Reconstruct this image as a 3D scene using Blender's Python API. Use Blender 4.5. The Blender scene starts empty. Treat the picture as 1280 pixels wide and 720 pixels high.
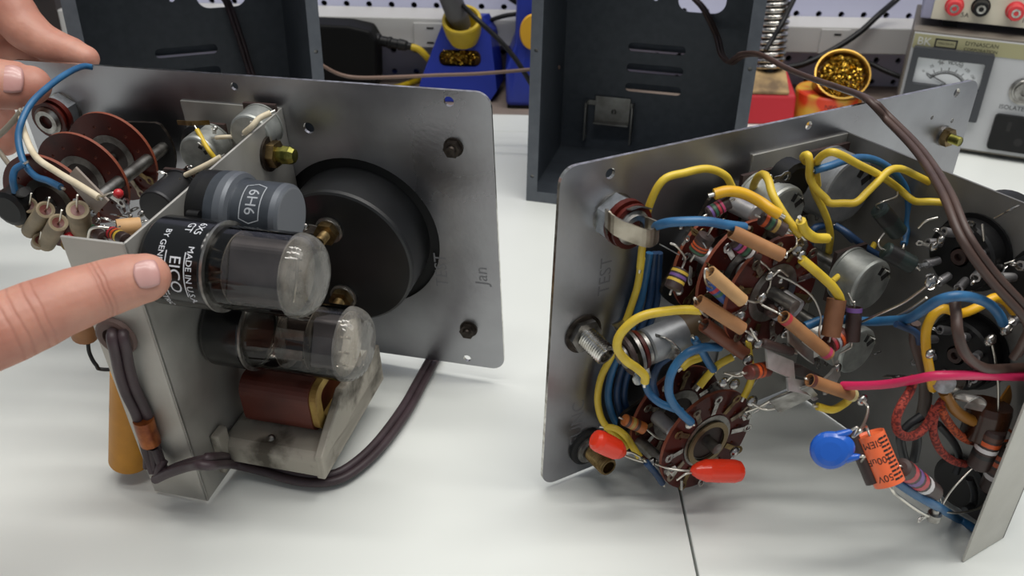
import bpy, bmesh, math, random
from mathutils import Vector as V, Matrix
random.seed(7)
S = 0.001                      # geometry is written in millimetres
scene = bpy.context.scene
COL = scene.collection
cos, sin, pi, R_ = math.cos, math.sin, math.pi, math.radians

# ------------------------------------------------------------------ camera
FPX = 1118.55
PITCH, ROLL = R_(29.794), R_(1.26)
CAM = V((0, 0, 273.83))
_f = V((0, cos(PITCH), -sin(PITCH))); _r = V((1, 0, 0)); _u = V((0, sin(PITCH), cos(PITCH)))
CR = cos(ROLL)*_r + sin(ROLL)*_u
CU = cos(ROLL)*_u - sin(ROLL)*_r
def ray(x, y): return CR*((x-640)/FPX) - CU*((y-360)/FPX) + _f
def hit(x, y, p, n):
    d = ray(x, y); return CAM + d*((p-CAM).dot(n)/d.dot(n))
def TAB(x, y, z=0): return hit(x, y, V((0, 0, z)), V((0, 0, 1)))
def FW(x, y, Y): return hit(x, y, V((0, Y, 0)), V((0, 1, 0)))
def CZ(x, y, z): return CAM + ray(x, y)*z

class Frame:                   # a body's own axes: a along its width, b up, c towards the viewer's side
    def __init__(s, o, a, b, c): s.o, s.a, s.b, s.c = V(o), V(a), V(b), V(c)
    def w(s, a, b, c=0): return s.o + s.a*a + s.b*b + s.c*c
    def d(s, a, b, c=0): return s.a*a + s.b*b + s.c*c
    def l(s, p): q = p-s.o; return V((q.dot(s.a), q.dot(s.b), q.dot(s.c)))
    def pc(s, x, y, c=0): return hit(x, y, s.w(0, 0, c), s.c)
    def pa(s, x, y, a=0): return hit(x, y, s.w(a, 0, 0), s.a)
    def pb(s, x, y, b=0): return hit(x, y, s.w(0, b, 0), s.b)
FL = Frame((-237.932, 436.801, 1.713), (.969067, -.244888, .030655), (-.052121, -.081662, .995296), (-.241233, -.966106, -.0919))
FR = Frame((15.041, 297.956, 3.031), (.850232, .526391, -.004348), (.009505, -.007092, .99993), (.526323, -.850213, -.011033))

# ------------------------------------------------------------------ materials
def lin(c):
    c = c.lstrip('#'); o = []
    for i in (0, 2, 4):
        v = int(c[i:i+2], 16)/255
        o.append(v/12.92 if v <= .04045 else ((v+.055)/1.055)**2.4)
    return (*o, 1)
MATS = {}
def mat(name, col, rough=.5, metal=0., col2=None, scale=60, detail=4, lo=.35, hi=.65, bump=0., bscale=None, spec=.5, coat=0., sss=0., rvar=0., stretch=None, trans=0.):
    if name in MATS: return MATS[name]
    m = bpy.data.materials.new(name); m.use_nodes = True; MATS[name] = m
    nt = m.node_tree; N = nt.nodes; Lk = nt.links; b = N['Principled BSDF']
    b.inputs['Base Color'].default_value = lin(col); b.inputs['Roughness'].default_value = rough
    b.inputs['Metallic'].default_value = metal; b.inputs['Specular IOR Level'].default_value = spec
    b.inputs['Coat Weight'].default_value = coat; b.inputs['Coat Roughness'].default_value = .1
    b.inputs['Transmission Weight'].default_value = trans
    if sss:
        b.inputs['Subsurface Weight'].default_value = sss
        b.inputs['Subsurface Radius'].default_value = (1, .35, .2); b.inputs['Subsurface Scale'].default_value = .003
    tc = N.new('ShaderNodeTexCoord'); src = tc.outputs['Object']
    if stretch:
        mp = N.new('ShaderNodeMapping'); mp.inputs['Scale'].default_value = stretch; Lk.new(src, mp.inputs['Vector']); src = mp.outputs['Vector']
    def noise(sc, det):
        n = N.new('ShaderNodeTexNoise'); n.inputs['Scale'].default_value = sc; n.inputs['Detail'].default_value = det
        Lk.new(src, n.inputs['Vector']); return n
    n = noise(scale, detail)
    if col2:
        cr = N.new('ShaderNodeValToRGB'); cr.color_ramp.elements[0].position = lo; cr.color_ramp.elements[1].position = hi
        cr.color_ramp.elements[0].color = lin(col2); cr.color_ramp.elements[1].color = lin(col)
        Lk.new(n.outputs['Fac'], cr.inputs['Fac']); Lk.new(cr.outputs['Color'], b.inputs['Base Color'])
    if rvar:
        mr = N.new('ShaderNodeMapRange'); mr.inputs['To Min'].default_value = max(.03, rough-rvar); mr.inputs['To Max'].default_value = rough+rvar
        mr.inputs['From Min'].default_value = .3; mr.inputs['From Max'].default_value = .7
        Lk.new(n.outputs['Fac'], mr.inputs['Value']); Lk.new(mr.outputs['Result'], b.inputs['Roughness'])
    if bump:
        nb = noise(bscale or scale, 3); bp = N.new('ShaderNodeBump'); bp.inputs['Strength'].default_value = bump; bp.inputs['Distance'].default_value = .0005
        Lk.new(nb.outputs['Fac'], bp.inputs['Height']); Lk.new(bp.outputs['Normal'], b.inputs['Normal'])
    return m
def thin_glass(name, tint, haze=0., hazecol='#d8d4cc', gloss=.12):
    if name in MATS: return MATS[name]
    m = bpy.data.materials.new(name); m.use_nodes = True; MATS[name] = m
    nt = m.node_tree; N = nt.nodes; Lk = nt.links; N.remove(N['Principled BSDF']); out = N['Material Output']
    t = N.new('ShaderNodeBsdfTransparent'); t.inputs['Color'].default_value = lin(tint)
    g = N.new('ShaderNodeBsdfGlossy'); g.inputs['Roughness'].default_value = .04
    fr = N.new('ShaderNodeFresnel'); fr.inputs['IOR'].default_value = 1.5
    mx = N.new('ShaderNodeMixShader'); Lk.new(fr.outputs['Fac'], mx.inputs['Fac']); Lk.new(t.outputs[0], mx.inputs[1]); Lk.new(g.outputs[0], mx.inputs[2])
    last = mx
    if haze:
        df = N.new('ShaderNodeBsdfDiffuse'); df.inputs['Color'].default_value = lin(hazecol)
        tc = N.new('ShaderNodeTexCoord'); no = N.new('ShaderNodeTexNoise'); no.inputs['Scale'].default_value = 160; Lk.new(tc.outputs['Object'], no.inputs['Vector'])
        mr = N.new('ShaderNodeMapRange'); mr.inputs['From Min'].default_value = .3; mr.inputs['From Max'].default_value = .75
        mr.inputs['To Min'].default_value = haze*.5; mr.inputs['To Max'].default_value = haze*1.4; Lk.new(no.outputs['Fac'], mr.inputs['Value'])
        m2 = N.new('ShaderNodeMixShader'); Lk.new(mr.outputs['Result'], m2.inputs['Fac']); Lk.new(mx.outputs[0], m2.inputs[1]); Lk.new(df.outputs[0], m2.inputs[2]); last = m2
    Lk.new(last.outputs[0], out.inputs['Surface'])
    return m

ALU = mat('brushed aluminium', '#b6b7bb', .38, 1., '#8d8c90', 16, 7, .3, .66, .08, 500, rvar=.12)
ALU2 = mat('bent chassis aluminium', '#c8c6c0', .5, .75, '#a9a69f', 30, 6, .3, .7, .1, 300, rvar=.1)
ALUD = mat('dull stained aluminium', '#8d8c8a', .5, .8, '#6c6a68', 26, 6, .3, .7, .1, 300, rvar=.1)
CHROME = mat('bright nickel', '#d8d6d2', .22, 1., '#9a968e', 300)
STEEL = mat('dull steel', '#a8a6a2', .36, 1., '#7a7773', 200)
BRASS = mat('aged brass', '#8f7a55', .42, 1., '#5d4b30', 250)
BRASSG = mat('greenish plated brass', '#8f8a48', .35, 1., '#53532a', 250)
DKMET = mat('dark oxidised metal', '#4a433d', .45, .8, '#2c2622', 250)
SOLDER = mat('solder', '#c9c6c2', .25, 1., '#8a8682', 400)
WIRE_T = mat('tinned wire', '#cfcac0', .3, 1.)
BLK = mat('black moulded plastic', '#0b0b0c', .45, 0, '#121213', 80, spec=.3)
BLKM = mat('matte black', '#0a0a0b', .75)
METER = mat('black meter case', '#191a1c', .42, 0, '#101112', 60)
BLKG = mat('glossy black tube base', '#0b0b0c', .18, 0)
DKCAN = mat('slate painted can', '#3c4148', .45, .2, '#30353b', 120)
CANRIM = mat('worn can edge', '#5d6167', .45, .4)
WAFER = mat('red brown phenolic', '#52170e', .4, 0, '#3a0f09', 90, bump=.1, spec=.3)
WAFERE = mat('phenolic edge', '#7a3d28', .5)
YEL = mat('yellow wire insulation', '#d8bb3a', .42, 0, '#c4a52c', 120)
YEL2 = mat('deep yellow wire insulation', '#dba81a', .4, 0, '#c8950f', 120)
BLU = mat('blue wire insulation', '#2b648f', .42, 0, '#24557e', 120)
BLUD = mat('dark blue wire insulation', '#1d3f66', .45, 0, '#16304f', 120)
BRN = mat('brown cord insulation', '#4c3830', .5, 0, '#3f2d27', 80)
BRNP = mat('purplish brown cord', '#43353a', .5, 0, '#362a2d', 80)
CREAM = mat('cream wire insulation', '#d9cdb4', .5, 0, '#c4b698', 120)
PINK = mat('pink wire insulation', '#cf2a5c', .38)
REDC = mat('red cloth wire', '#9c3a2c', .8, 0, '#5c1a14', 900, 2, .45, .55, .4, 900)
ORC = mat('orange cloth wire', '#b04a1e', .8, 0, '#6a2410', 900, 2, .45, .55, .4, 900)
TAN = mat('tan paper tube', '#a4744a', .6, 0, '#8c5f3a', 90, bump=.1)
TANL = mat('light tan paper tube', '#c49b6a', .6, 0, '#b0875a', 90, bump=.1)
TAND = mat('brown paper tube', '#7c5236', .6, 0, '#684229', 90, bump=.1)
DKBRN = mat('dark brown body', '#3a2824', .5, 0, '#2a1c19', 90)
REDBR = mat('red brown body', '#64271c', .45, 0, '#4d1c14', 90)
REDD = mat('orange red dipped', '#e2391f', .22, 0)
REDP = mat('red paint', '#b3242e', .4)
GRNR = mat('dark green enamel', '#22322f', .4, 0, '#18211f', 120)
CBLUE = mat('blue dipped disc', '#1d57b4', .18, 0)
ORANGE = mat('orange film sleeve', '#e2683c', .35)
AMBER = mat('amber paper sleeve', '#c98a1d', .5, 0, '#b57a16', 70, bump=.1)
CGREY = mat('grey can', '#8f9194', .42, .5, '#7a7c7f', 120)
POTM = mat('stamped pot cover', '#aeb0ac', .45, .7, '#8b8e8a', 130, bump=.1)
BAND = {k: mat(k+' band', c, .45) for k, c in dict(red='#b0303a', green='#2f5c40', orange='#c2501e', yellow='#c8a73a', grey='#9a9aa0', white='#c9c4c4', violet='#6a4a86', blue='#2d4c8c', brown='#4b2c20', gold='#a68a45', black='#161414', pink='#c04068').items()}
WHITE_INK = mat('white ink', '#d0d2d8', .5)
GREY_INK = mat('grey ink', '#9fa3a8', .5)
BLACK_INK = mat('black ink', '#161414', .6)
SCRATCH = mat('scratched letters', '#808084', .5, .7)

# ------------------------------------------------------------------ mesh builder
def cr_spline(pts, n=6):
    if len(pts) < 3: return [V(p) for p in pts]
    P = [2*V(pts[0])-V(pts[1])]+[V(p) for p in pts]+[2*V(pts[-1])-V(pts[-2])]
    out = []
    for i in range(1, len(P)-2):
        p0, p1, p2, p3 = P[i-1:i+3]
        for k in range(n):
            t = k/n
            out.append(.5*((2*p1)+(p2-p0)*t+(2*p0-5*p1+4*p2-p3)*t*t+(3*p1-p0-3*p2+p3)*t**3))
    out.append(P[-2]); return out
def perp(d):
    d = d.normalized(); h = V((0, 0, 1)) if abs(d.z) < .9 else V((1, 0, 0))
    x = d.cross(h).normalized(); return x, d.cross(x).normalized()
_txt = {}
def text2d(s):
    if s in _txt: return _txt[s]
    cu = bpy.data.curves.new('lettering', 'FONT'); cu.body = s; cu.align_x = 'CENTER'; cu.align_y = 'CENTER'; cu.resolution_u = 3
    ob = bpy.data.objects.new('lettering', cu); COL.objects.link(ob)
    dg = bpy.context.evaluated_depsgraph_get(); me = ob.evaluated_get(dg).to_mesh()
    r = ([(v.co.x, v.co.y) for v in me.vertices], [tuple(p.vertices) for p in me.polygons])
    ob.evaluated_get(dg).to_mesh_clear(); bpy.data.objects.remove(ob); bpy.data.curves.remove(cu)
    _txt[s] = r; return r

class MB:
    def __init__(s, *mats): s.v, s.f, s.mi, s.sm, s.mats = [], [], [], [], list(mats)
    def m(s, mt):
        if mt not in s.mats: s.mats.append(mt)
        return s.mats.index(mt)
    def add(s, vs, fs, mt, smooth=False):
        b = len(s.v); i = s.m(mt); s.v.extend(V(v) for v in vs)
        for f in fs: s.f.append(tuple(b+k for k in f)); s.mi.append(i); s.sm.append(smooth)
    def box(s, c, ax, ay, az, mt):       # centre and three half-vectors
        vs = [V(c)+ax*i+ay*j+az*k for i in (-1, 1) for j in (-1, 1) for k in (-1, 1)]
        s.add(vs, [(0, 1, 3, 2), (4, 6, 7, 5), (0, 4, 5, 1), (2, 3, 7, 6), (0, 2, 6, 4), (1, 5, 7, 3)], mt); return s
    def fbox(s, F, a0, a1, b0, b1, c0, c1, mt):
        return s.box(F.w((a0+a1)/2, (b0+b1)/2, (c0+c1)/2), F.a*(a1-a0)/2, F.b*(b1-b0)/2, F.c*(c1-c0)/2, mt)
    def tube(s, pts, r, mt, seg=8, cap=True, spline=6, off=None, smooth=True, flat=1.):
        P = cr_spline(pts, spline) if spline else [V(p) for p in pts]
        n = len(P); T = [(P[min(i+1, n-1)]-P[max(i-1, 0)]).normalized() for i in range(n)]
        x, _ = perp(T[0]); X = []
        for t in T:
            x = (x-t*x.dot(t)).normalized(); X.append(x)
        vs, fs = [], []
        rr = r if isinstance(r, (list, tuple)) else [r]*n
        if len(rr) != n:
            k = len(rr)-1; rr = [rr[min(int(i/(n-1)*k), k-1)]*(1-(i/(n-1)*k-min(int(i/(n-1)*k), k-1)))+rr[min(int(i/(n-1)*k), k-1)+1]*(i/(n-1)*k-min(int(i/(n-1)*k), k-1)) for i in range(n)]
        for i in range(n):
            y = T[i].cross(X[i]); c = P[i]
            if off: c = c + (off[0]*X[i] + off[1]*y)
            for k in range(seg):
                a = 2*pi*k/seg; vs.append(c+X[i]*(cos(a)*rr[i])+y*(sin(a)*rr[i]*flat))
        for i in range(n-1):
            for k in range(seg):
                k2 = (k+1) % seg; fs.append((i*seg+k, i*seg+k2, (i+1)*seg+k2, (i+1)*seg+k))
        s.add(vs, fs, mt, smooth)
        if cap:
            s.add(vs[:seg], [tuple(range(seg))[::-1]], mt); s.add(vs[-seg:], [tuple(range(seg))], mt)
        return s
    def lathe(s, p, ax, prof, mt, seg=24, x0=None, smooth=True, caps=True):   # prof: (t, r[, material])
        ax = V(ax).normalized(); x, y = perp(ax)
        if x0 is not None: x = (x0-ax*x0.dot(ax)).normalized(); y = ax.cross(x)
        rings = [[V(p)+ax*q[0]+(x*cos(2*pi*k/seg)+y*sin(2*pi*k/seg))*q[1] for k in range(seg)] for q in prof]
        for i in range(len(prof)-1):
            mm = prof[i+1][2] if len(prof[i+1]) > 2 else mt
            s.add(rings[i]+rings[i+1], [(k, (k+1) % seg, seg+(k+1) % seg, seg+k) for k in range(seg)], mm, smooth)
        if caps:
            if prof[0][1] > 1e-4: s.add(rings[0], [tuple(range(seg))[::-1]], prof[0][2] if len(prof[0]) > 2 else mt)
            if prof[-1][1] > 1e-4: s.add(rings[-1], [tuple(range(seg))], prof[-1][2] if len(prof[-1]) > 2 else mt)
        return s
    def rod(s, p0, p1, r, mt, seg=12): return s.lathe(p0, V(p1)-V(p0), [(0, r), ((V(p1)-V(p0)).length, r)], mt, seg)
    def hexnut(s, p, ax, r, h, mt, hole=0, x0=None):
        return s.lathe(p, ax, [(0, hole), (0, r), (h, r), (h, hole)] if hole else [(0, r), (h, r)], mt, 6, x0, smooth=False)
    def thread(s, p, ax, r, L, mt, pitch=.8, hole=0):
        pr = []; t = 0
        while t < L: pr += [(t, r), (t+pitch*.5, r*.88)]; t += pitch
        pr.append((L, r*.9))
        if hole: pr += [(L, hole), (L-min(L*.8, 4), hole), (L-min(L*.8, 4), 0)]
        return s.lathe(p, ax, pr, mt, 16)
    def ball(s, c, r, mt, seg=10, sc=None):
        n = seg//2; vs, fs = [], []
        ax = sc or (V((1, 0, 0)), V((0, 1, 0)), V((0, 0, 1)))
        for i in range(n+1):
            th = pi*i/n
            for k in range(seg):
                a = 2*pi*k/seg; vs.append(V(c)+(ax[0]*sin(th)*cos(a)+ax[1]*sin(th)*sin(a)+ax[2]*cos(th))*r)
        for i in range(n):
            for k in range(seg):
                k2 = (k+1) % seg; fs.append((i*seg+k, (i+1)*seg+k, (i+1)*seg+k2, i*seg+k2))
        s.add(vs, fs, mt, True); return s
    def plate(s, outline, holes, w, t, mt, edge=None):     # flat sheet with holes: w(x, y, depth) gives the 3-D point
        bm = bmesh.new(); es = []; loops = []
        for lp in [outline]+holes:
            vv = [bm.verts.new((x, y, 0)) for x, y in lp]; loops.append(len(vv))
            es += [bm.edges.new((vv[i], vv[(i+1) % len(vv)])) for i in range(len(vv))]
        bmesh.ops.triangle_fill(bm, use_beauty=True, use_dissolve=False, edges=es)
        bm.verts.index_update()
        pts = [(v.co.x, v.co.y) for v in bm.verts]; fs = []
        for f in bm.faces:
            f.normal_update(); ix = [v.index for v in f.verts]
            fs.append(ix if f.normal.z > 0 else ix[::-1])
        bm.free()
        s.add([w(x, y, t) for x, y in pts], fs, mt); s.add([w(x, y, 0) for x, y in pts], [f[::-1] for f in fs], mt)
        for lp in [outline]+holes:
            k = len(lp); s.add([w(x, y, 0) for x, y in lp]+[w(x, y, t) for x, y in lp], [(i, (i+1) % k, k+(i+1) % k, k+i) for i in range(k)], edge or mt)
        return s
    def prism(s, pts, vec, mt):
        n = len(pts); p = [V(q) for q in pts]; q = [a+V(vec) for a in p]
        s.add(p+q, [tuple(range(n))[::-1], tuple(range(n, 2*n))]+[(i, (i+1) % n, n+(i+1) % n, n+i) for i in range(n)], mt); return s
    def ribbon(s, pts, wv, t, mt, spline=4):               # strip of width vector wv, thickness t
        P = cr_spline(pts, spline) if spline else [V(p) for p in pts]; n = len(P); wv = V(wv); vs, fs = [], []
        for i in range(n):
            T = (P[min(i+1, n-1)]-P[max(i-1, 0)]).normalized(); nn = T.cross(wv).normalized()*t/2
            vs += [P[i]-wv/2-nn, P[i]-wv/2+nn, P[i]+wv/2+nn, P[i]+wv/2-nn]
        for i in range(n-1):
            for k in range(4): fs.append((4*i+k, 4*i+(k+1) % 4, 4*i+4+(k+1) % 4, 4*i+4+k))
        s.add(vs, fs+[(3, 2, 1, 0), (4*n-4, 4*n-3, 4*n-2, 4*n-1)], mt); return s
    def text(s, st, o, ux, uy, size, mt):
        v, f = text2d(st); s.add([V(o)+V(ux)*(x*size)+V(uy)*(y*size) for x, y in v], f, mt); return s
    def text_round(s, st, p, ax, x0, phi, r, size, mt):    # lettering wrapped on a cylinder: along = turning, letter tops along +ax
        ax = V(ax).normalized(); x0 = V(x0); y0 = ax.cross(x0)
        v, f = text2d(st)
        s.add([V(p)+ax*(y*size)+(x0*cos(phi+x*size/r)+y0*sin(phi+x*size/r))*r for x, y in v], f, mt); return s

def circ(x, y, r, n=32): return [(x+r*cos(2*pi*i/n), y+r*sin(2*pi*i/n)) for i in range(n)]
def rrect(x0, y0, x1, y1, r, n=6):
    if not isinstance(r, (list, tuple)): r = [r]*4
    o = []
    for (cx, cy, a), q in zip((((x1), (y1), 0), ((x0), (y1), 90), ((x0), (y0), 180), ((x1), (y0), 270)), r):
        mx, my = cx+(-q if cx == x1 else q), cy+(-q if cy == y1 else q)
        if q == 0: o.append((cx, cy)); continue
        for i in range(n+1):
            t = R_(a+90*i/n); o.append((mx+q*cos(t), my+q*sin(t)))
    return o

# ------------------------------------------------------------------ scene objects
def thing(name, label, cat, loc, group=None):
    o = bpy.data.objects.new(name, None); COL.objects.link(o); o.location = V(loc)*S; o.empty_display_size = .01
    o['label'] = label; o['category'] = cat
    if group: o['group'] = group
    return o
def origin(o):
    p = V((0, 0, 0))
    while o is not None: p = p + V(o.location); o = o.parent
    return p
def obj(name, mb, parent=None, bevel=0, label=None, loc=None, seg=2, subsurf=0, kind=None):
    me = bpy.data.meshes.new(name); base = origin(parent) if parent else V((0, 0, 0))
    lc = V(loc)*S if loc is not None else V((0, 0, 0))
    me.from_pydata([v*S-base-lc for v in mb.v], [], mb.f)
    for m in mb.mats: me.materials.append(m)
    me.polygons.foreach_set('material_index', mb.mi); me.polygons.foreach_set('use_smooth', mb.sm)
    bm = bmesh.new(); bm.from_mesh(me); bmesh.ops.recalc_face_normals(bm, faces=bm.faces[:]); bm.to_mesh(me); bm.free()
    me.update()
    o = bpy.data.objects.new(name, me); COL.objects.link(o); o.location = lc
    if parent: o.parent = parent
    if bevel:
        b = o.modifiers.new('bevel', 'BEVEL'); b.width = bevel*S; b.segments = seg; b.limit_method = 'ANGLE'; b.angle_limit = R_(40)
    if subsurf:
        b = o.modifiers.new('subdivision', 'SUBSURF'); b.levels = b.render_levels = subsurf
    if label: o['label'] = label
    if kind: o['kind'] = kind
    return o
def tag(o, label, cat, group=None):
    o['label'] = label; o['category'] = cat
    if group: o['group'] = group
    return o
def struct(o): o['kind'] = 'structure'; return o
# ------------------------------------------------------------------ setting
X, Y_, Z = V((1, 0, 0)), V((0, 1, 0)), V((0, 0, 1))
WORLD = Frame((0, 0, 0), X, Y_, Z)
TOPW = mat('white laminate', '#dde0dc', .38, 0, '#d6d9d5', 6, 3)
EDGE = mat('laminate edge', '#77756f', .6)
BENCH = mat('tan bench board', '#8d7f76', .6, 0, '#7d7067', 12)
PEG = mat('painted pegboard', '#c0c2d8', .55, 0, '#b8bad2', 6)
DARKROOM = mat('dark backing', '#12121a', .9)
RACE = mat('off white raceway', '#b9b8b6', .5, 0, '#b0afad', 10)
GREYF = mat('grey floor', '#6a6866', .7)

fl = MB().box((0, 300, -762), X*1600, Y_*1600, Z*10, GREYF); struct(obj('floor', fl))
YP = 920.0; PIT = 22.6
# pegboard: one sheet with real round holes, dark cavity behind
pg = MB()
x0 = FW(405, 4, YP); hx0, hz0 = x0.x % PIT, x0.z % PIT
nx0, nx1 = -22, 22; nz0, nz1 = 0, 9
for i in range(nx0, nx1):
    for j in range(nz0, nz1):
        cx, cz = hx0+i*PIT, hz0+j*PIT; h = PIT/2; n = 12; r = 3.1
        sq = []; hl = []
        for k in range(n):
            a = 2*pi*(k+.5)/n; q = h/max(abs(cos(a)), abs(sin(a)))
            sq.append(V((cx+cos(a)*q, YP, cz+sin(a)*q))); hl.append(V((cx+cos(a)*r, YP, cz+sin(a)*r)))
        hb = [v+V((0, 4, 0)) for v in hl]
        pg.add(sq+hl+hb, [(k, (k+1) % n, n+(k+1) % n, n+k) for k in range(n)]+[(n+k, n+(k+1) % n, 2*n+(k+1) % n, 2*n+k) for k in range(n)], PEG)
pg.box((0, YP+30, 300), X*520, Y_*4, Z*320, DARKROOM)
pg.box((0, YP+2, 480), X*520, Y_*2, Z*270, PEG)
pg.box((0, YP+12, -400), X*520, Y_*10, Z*390, PEG)
struct(obj('wall_back', pg))

def slab(name, pts, label, cat, mt, th=26):
    mb = MB(); mb.prism([V((x, y, -th)) for x, y in pts], (0, 0, th), mt); o = obj(name, mb, bevel=.6)
    return tag(o, label, cat)
sa, sb = TAB(873, 722), TAB(850, 613); dr = (sb-sa).normalized()
def seam(y): return sa.x+dr.x/dr.y*(y-sa.y)
YB, YS = TAB(630, 143).y, TAB(630, 164).y; g = .5
slab('workbench', [(-600, -150), (seam(-150)-g, -150), (seam(YS)-g, YS-.4), (-600, YS-.4)], 'large white workbench top left of the dark seam, under the held chassis', 'workbench', TOPW)
slab('workbench', [(seam(-150)+g, -150), (700, -150), (700, YS-.4), (seam(YS)+g, YS-.4)], 'white workbench top right of the dark seam, under the wired chassis', 'workbench', TOPW)
slab('bench_strip', [(-600, YS+.4), (700, YS+.4), (700, YB), (-600, YB)], 'narrow white strip along the back edge of the workbench', 'bench strip', TOPW)
slab('rear_bench', [(-600, YB+.5), (700, YB+.5), (700, YP-1), (-600, YP-1)], 'brown shelf board between the white bench and the pegboard', 'shelf', BENCH)

# outlet raceway along the pegboard
rw = thing('power_raceway', 'off-white outlet raceway running along the foot of the pegboard', 'raceway', (0, YP-22, 33))
zt, zb = FW(1000, 33, YP-45).z, FW(1000, 66, YP-45).z
mb = MB().box((0, YP-22.7, (zt+zb)/2), X*480, Y_*22.3, Z*(zt-zb)/2, RACE); obj('channel', mb, rw, 1)
for px, py in ((1045, 52), (538, 44)):
    c = FW(px, py, YP-45.6)
    mb = MB().box(c+V((-2, 0, 0)), X*14, Y_*1, Z*((zt-zb)/2-1), RACE); pl = obj('outlet_plate', mb, rw, .5)
    for dz in (7, -7):
        mb = MB().box(c+V((0, -1, dz)), X*3.4, Y_*.3, Z*.9, BLACK_INK); obj('slot', mb, pl)

# ------------------------------------------------------------------ the two grey cases
CASE = mat('grey hammertone enamel', '#4b5159', .45, .1, '#434950', 160, bump=.15)
CASER = mat('grey enamel rim', '#5a5f66', .45, .1, '#52575e', 160)
def case(o, psi, label, bracket):
    s = R_(psi); F = Frame(o, (cos(s), -sin(s), 0), (0, 0, 1), (-sin(s), -cos(s), 0))   # c points out of the open front
    t = thing('instrument_case', label, 'case', o)
    W, Hh, D, tk = 150, 245, 116, 1.2
    mb = MB()
    vents = [rrect(52, z-3.6, 97, z+3.6, 3.5, 5) for z in (57, 73, 89.5)]
    hole = rrect(87, 119.5, 123, 148, [14, 14, 9, 9], 6)
    mb.plate(rrect(0, 0, W, Hh, 0), vents+[hole, circ(70, 128, 2.2, 10)], lambda x, y, d: F.w(x, y, -D-d), tk, CASE)
    for a0, a1 in ((0, tk), (W-tk, W)): mb.fbox(F, a0, a1, 0, Hh, -D, 0, CASE)
    for b0, b1 in ((0, tk), (Hh-tk, Hh)): mb.fbox(F, 0, W, b0, b1, -D, 0, CASE)
    obj('shell', mb, t)
    mb = MB(); hs = lambda x: [circ(x, 20, 1.4, 10), circ(x, 112, 1.4, 10), circ(x, 222, 1.4, 10)]
    for a0, a1 in ((0, 8), (W-8, W)): mb.plate(rrect(a0, 0, a1, Hh, 0), hs((a0+a1)/2), lambda x, y, d: F.w(x, y, d), tk, CASER)
    for b0, b1 in ((0, 8), (Hh-8, Hh)): mb.fbox(F, 8, W-8, b0, b1, 0, tk, CASER)
    obj('rim', mb, t)
    for x in (4, W-4):
        for z in (20, 112, 222):
            mb = MB().lathe(F.w(x, z, -1.5), F.c, [(0, 0.6), (0, 2.6), (1.4, 2.6), (1.4, 1.2)], STEEL, 10); obj('clip_nut', mb, t)
    for z in (57, 73, 89.5):
        mb = MB()                                              # louvre hood behind each slot
        rows = [(z+4.4, -D-1), (z+4.0, -D-3.5), (z+1.6, -D-5.5), (z-3.3, -D-6.5)]
        vs = []
        for b, c in rows: vs += [F.w(51, b, c), F.w(98, b, c)]
        mb.add(vs, [(2*i, 2*i+1, 2*i+3, 2*i+2) for i in range(3)], CASE, True)
        for a in (51, 98): mb.add([F.w(a, b, c) for b, c in rows]+[F.w(a, z-3.3, -D-1)], [(0, 1, 2, 3, 4)], CASE)
        obj('louvre', mb, t)
    if bracket:
        mb = MB(); BR = mat('zinc bracket', '#9c9c98', .4, .9, '#7d7b77', 90)
        mb.fbox(F, 29, 58, 27, 48, -D+1, -D+2.2, BR); mb.fbox(F, 29, 58, 26, 27.2, -D+1, -D+9, BR)
        for a in (22, 60):
            mb.fbox(F, a, a+1.4, 12, 44, -D+1, -D+12, BR)
        mb.fbox(F, 22, 30, 40, 44, -D+1, -D+2, BR); mb.fbox(F, 57, 61, 40, 44, -D+1, -D+2, BR)
        mb.ball(F.w(45, 36, -D+2.5), 2.2, STEEL)
        obj('bracket', mb, t, .3)
    return F, t
CRF, caseR = case((9.3, 610.5, 0), 14, 'open grey instrument case behind the wired chassis, metal bracket inside', True)
CLF, caseL = case((-266.5, 532, 0), -25, 'open grey instrument case behind the fingers at upper left', False)

def cord2(name, pts, r, mt, label, cat, gap=1.0, parent=None, turn=0.):
    mb = MB()
    for q in (-1, 1): mb.tube(pts, r, mt, 8, off=(q*r*.95*cos(turn), q*r*.95*sin(turn)))
    o = obj(name, mb, parent)
    return tag(o, label, cat) if label else o
def cordq(name, pts, r, mt, label, cat):
    mb = MB().tube(pts, r, mt, 8); return tag(obj(name, mb), label, cat)

# brown mains cord: out through the case's round hole, over its rim, over the panel and down the chassis
hb = CRF.w(104, 120, -118)
pts = [CRF.w(84, 128, -140), CRF.w(90, 134, -128), CRF.w(100, 128, -120), CRF.w(108, 122, -113), CRF.pc(896, 45, -105), CRF.pc(902, 68, -80), CRF.pc(912, 78, -44), CRF.pc(921, 73, -14), CRF.pc(930, 68, 12), FR.w(0, 0)]
pts = pts[:-1] + [CZ(952, 69, 530), CZ(985, 86, 495), CZ(1020, 100, 465), CZ(1052, 111, 440), FR.pc(1085, 124, 6), FR.pc(1112, 150, 17), FR.pc(1150, 190, 44), FR.pc(1182, 240, 76), FR.pc(1206, 296, 94), FR.pc(1240, 345, 104), FR.pc(1286, 398, 114), FR.w(123, 104, 113.5), FR.w(124, 96, 112)]
cord2('mains_cord', pts, 1.5, BRN, 'brown twin mains cord from the right case over the wired chassis', 'cord')
# the left case's cord hangs inside it
pts = [CLF.w(95, 150, -136), CLF.w(104, 130, -122), CLF.w(108, 124, -112), CLF.w(111, 108, -104), CLF.w(116, 80, -103), CLF.w(120, 50, -101), CLF.w(116, 12, -96), CLF.w(90, 5.2, -80)]
cord2('mains_cord', pts, 1.7, BRNP, 'dark brown mains cord hanging inside the left grey case', 'cord')

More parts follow.
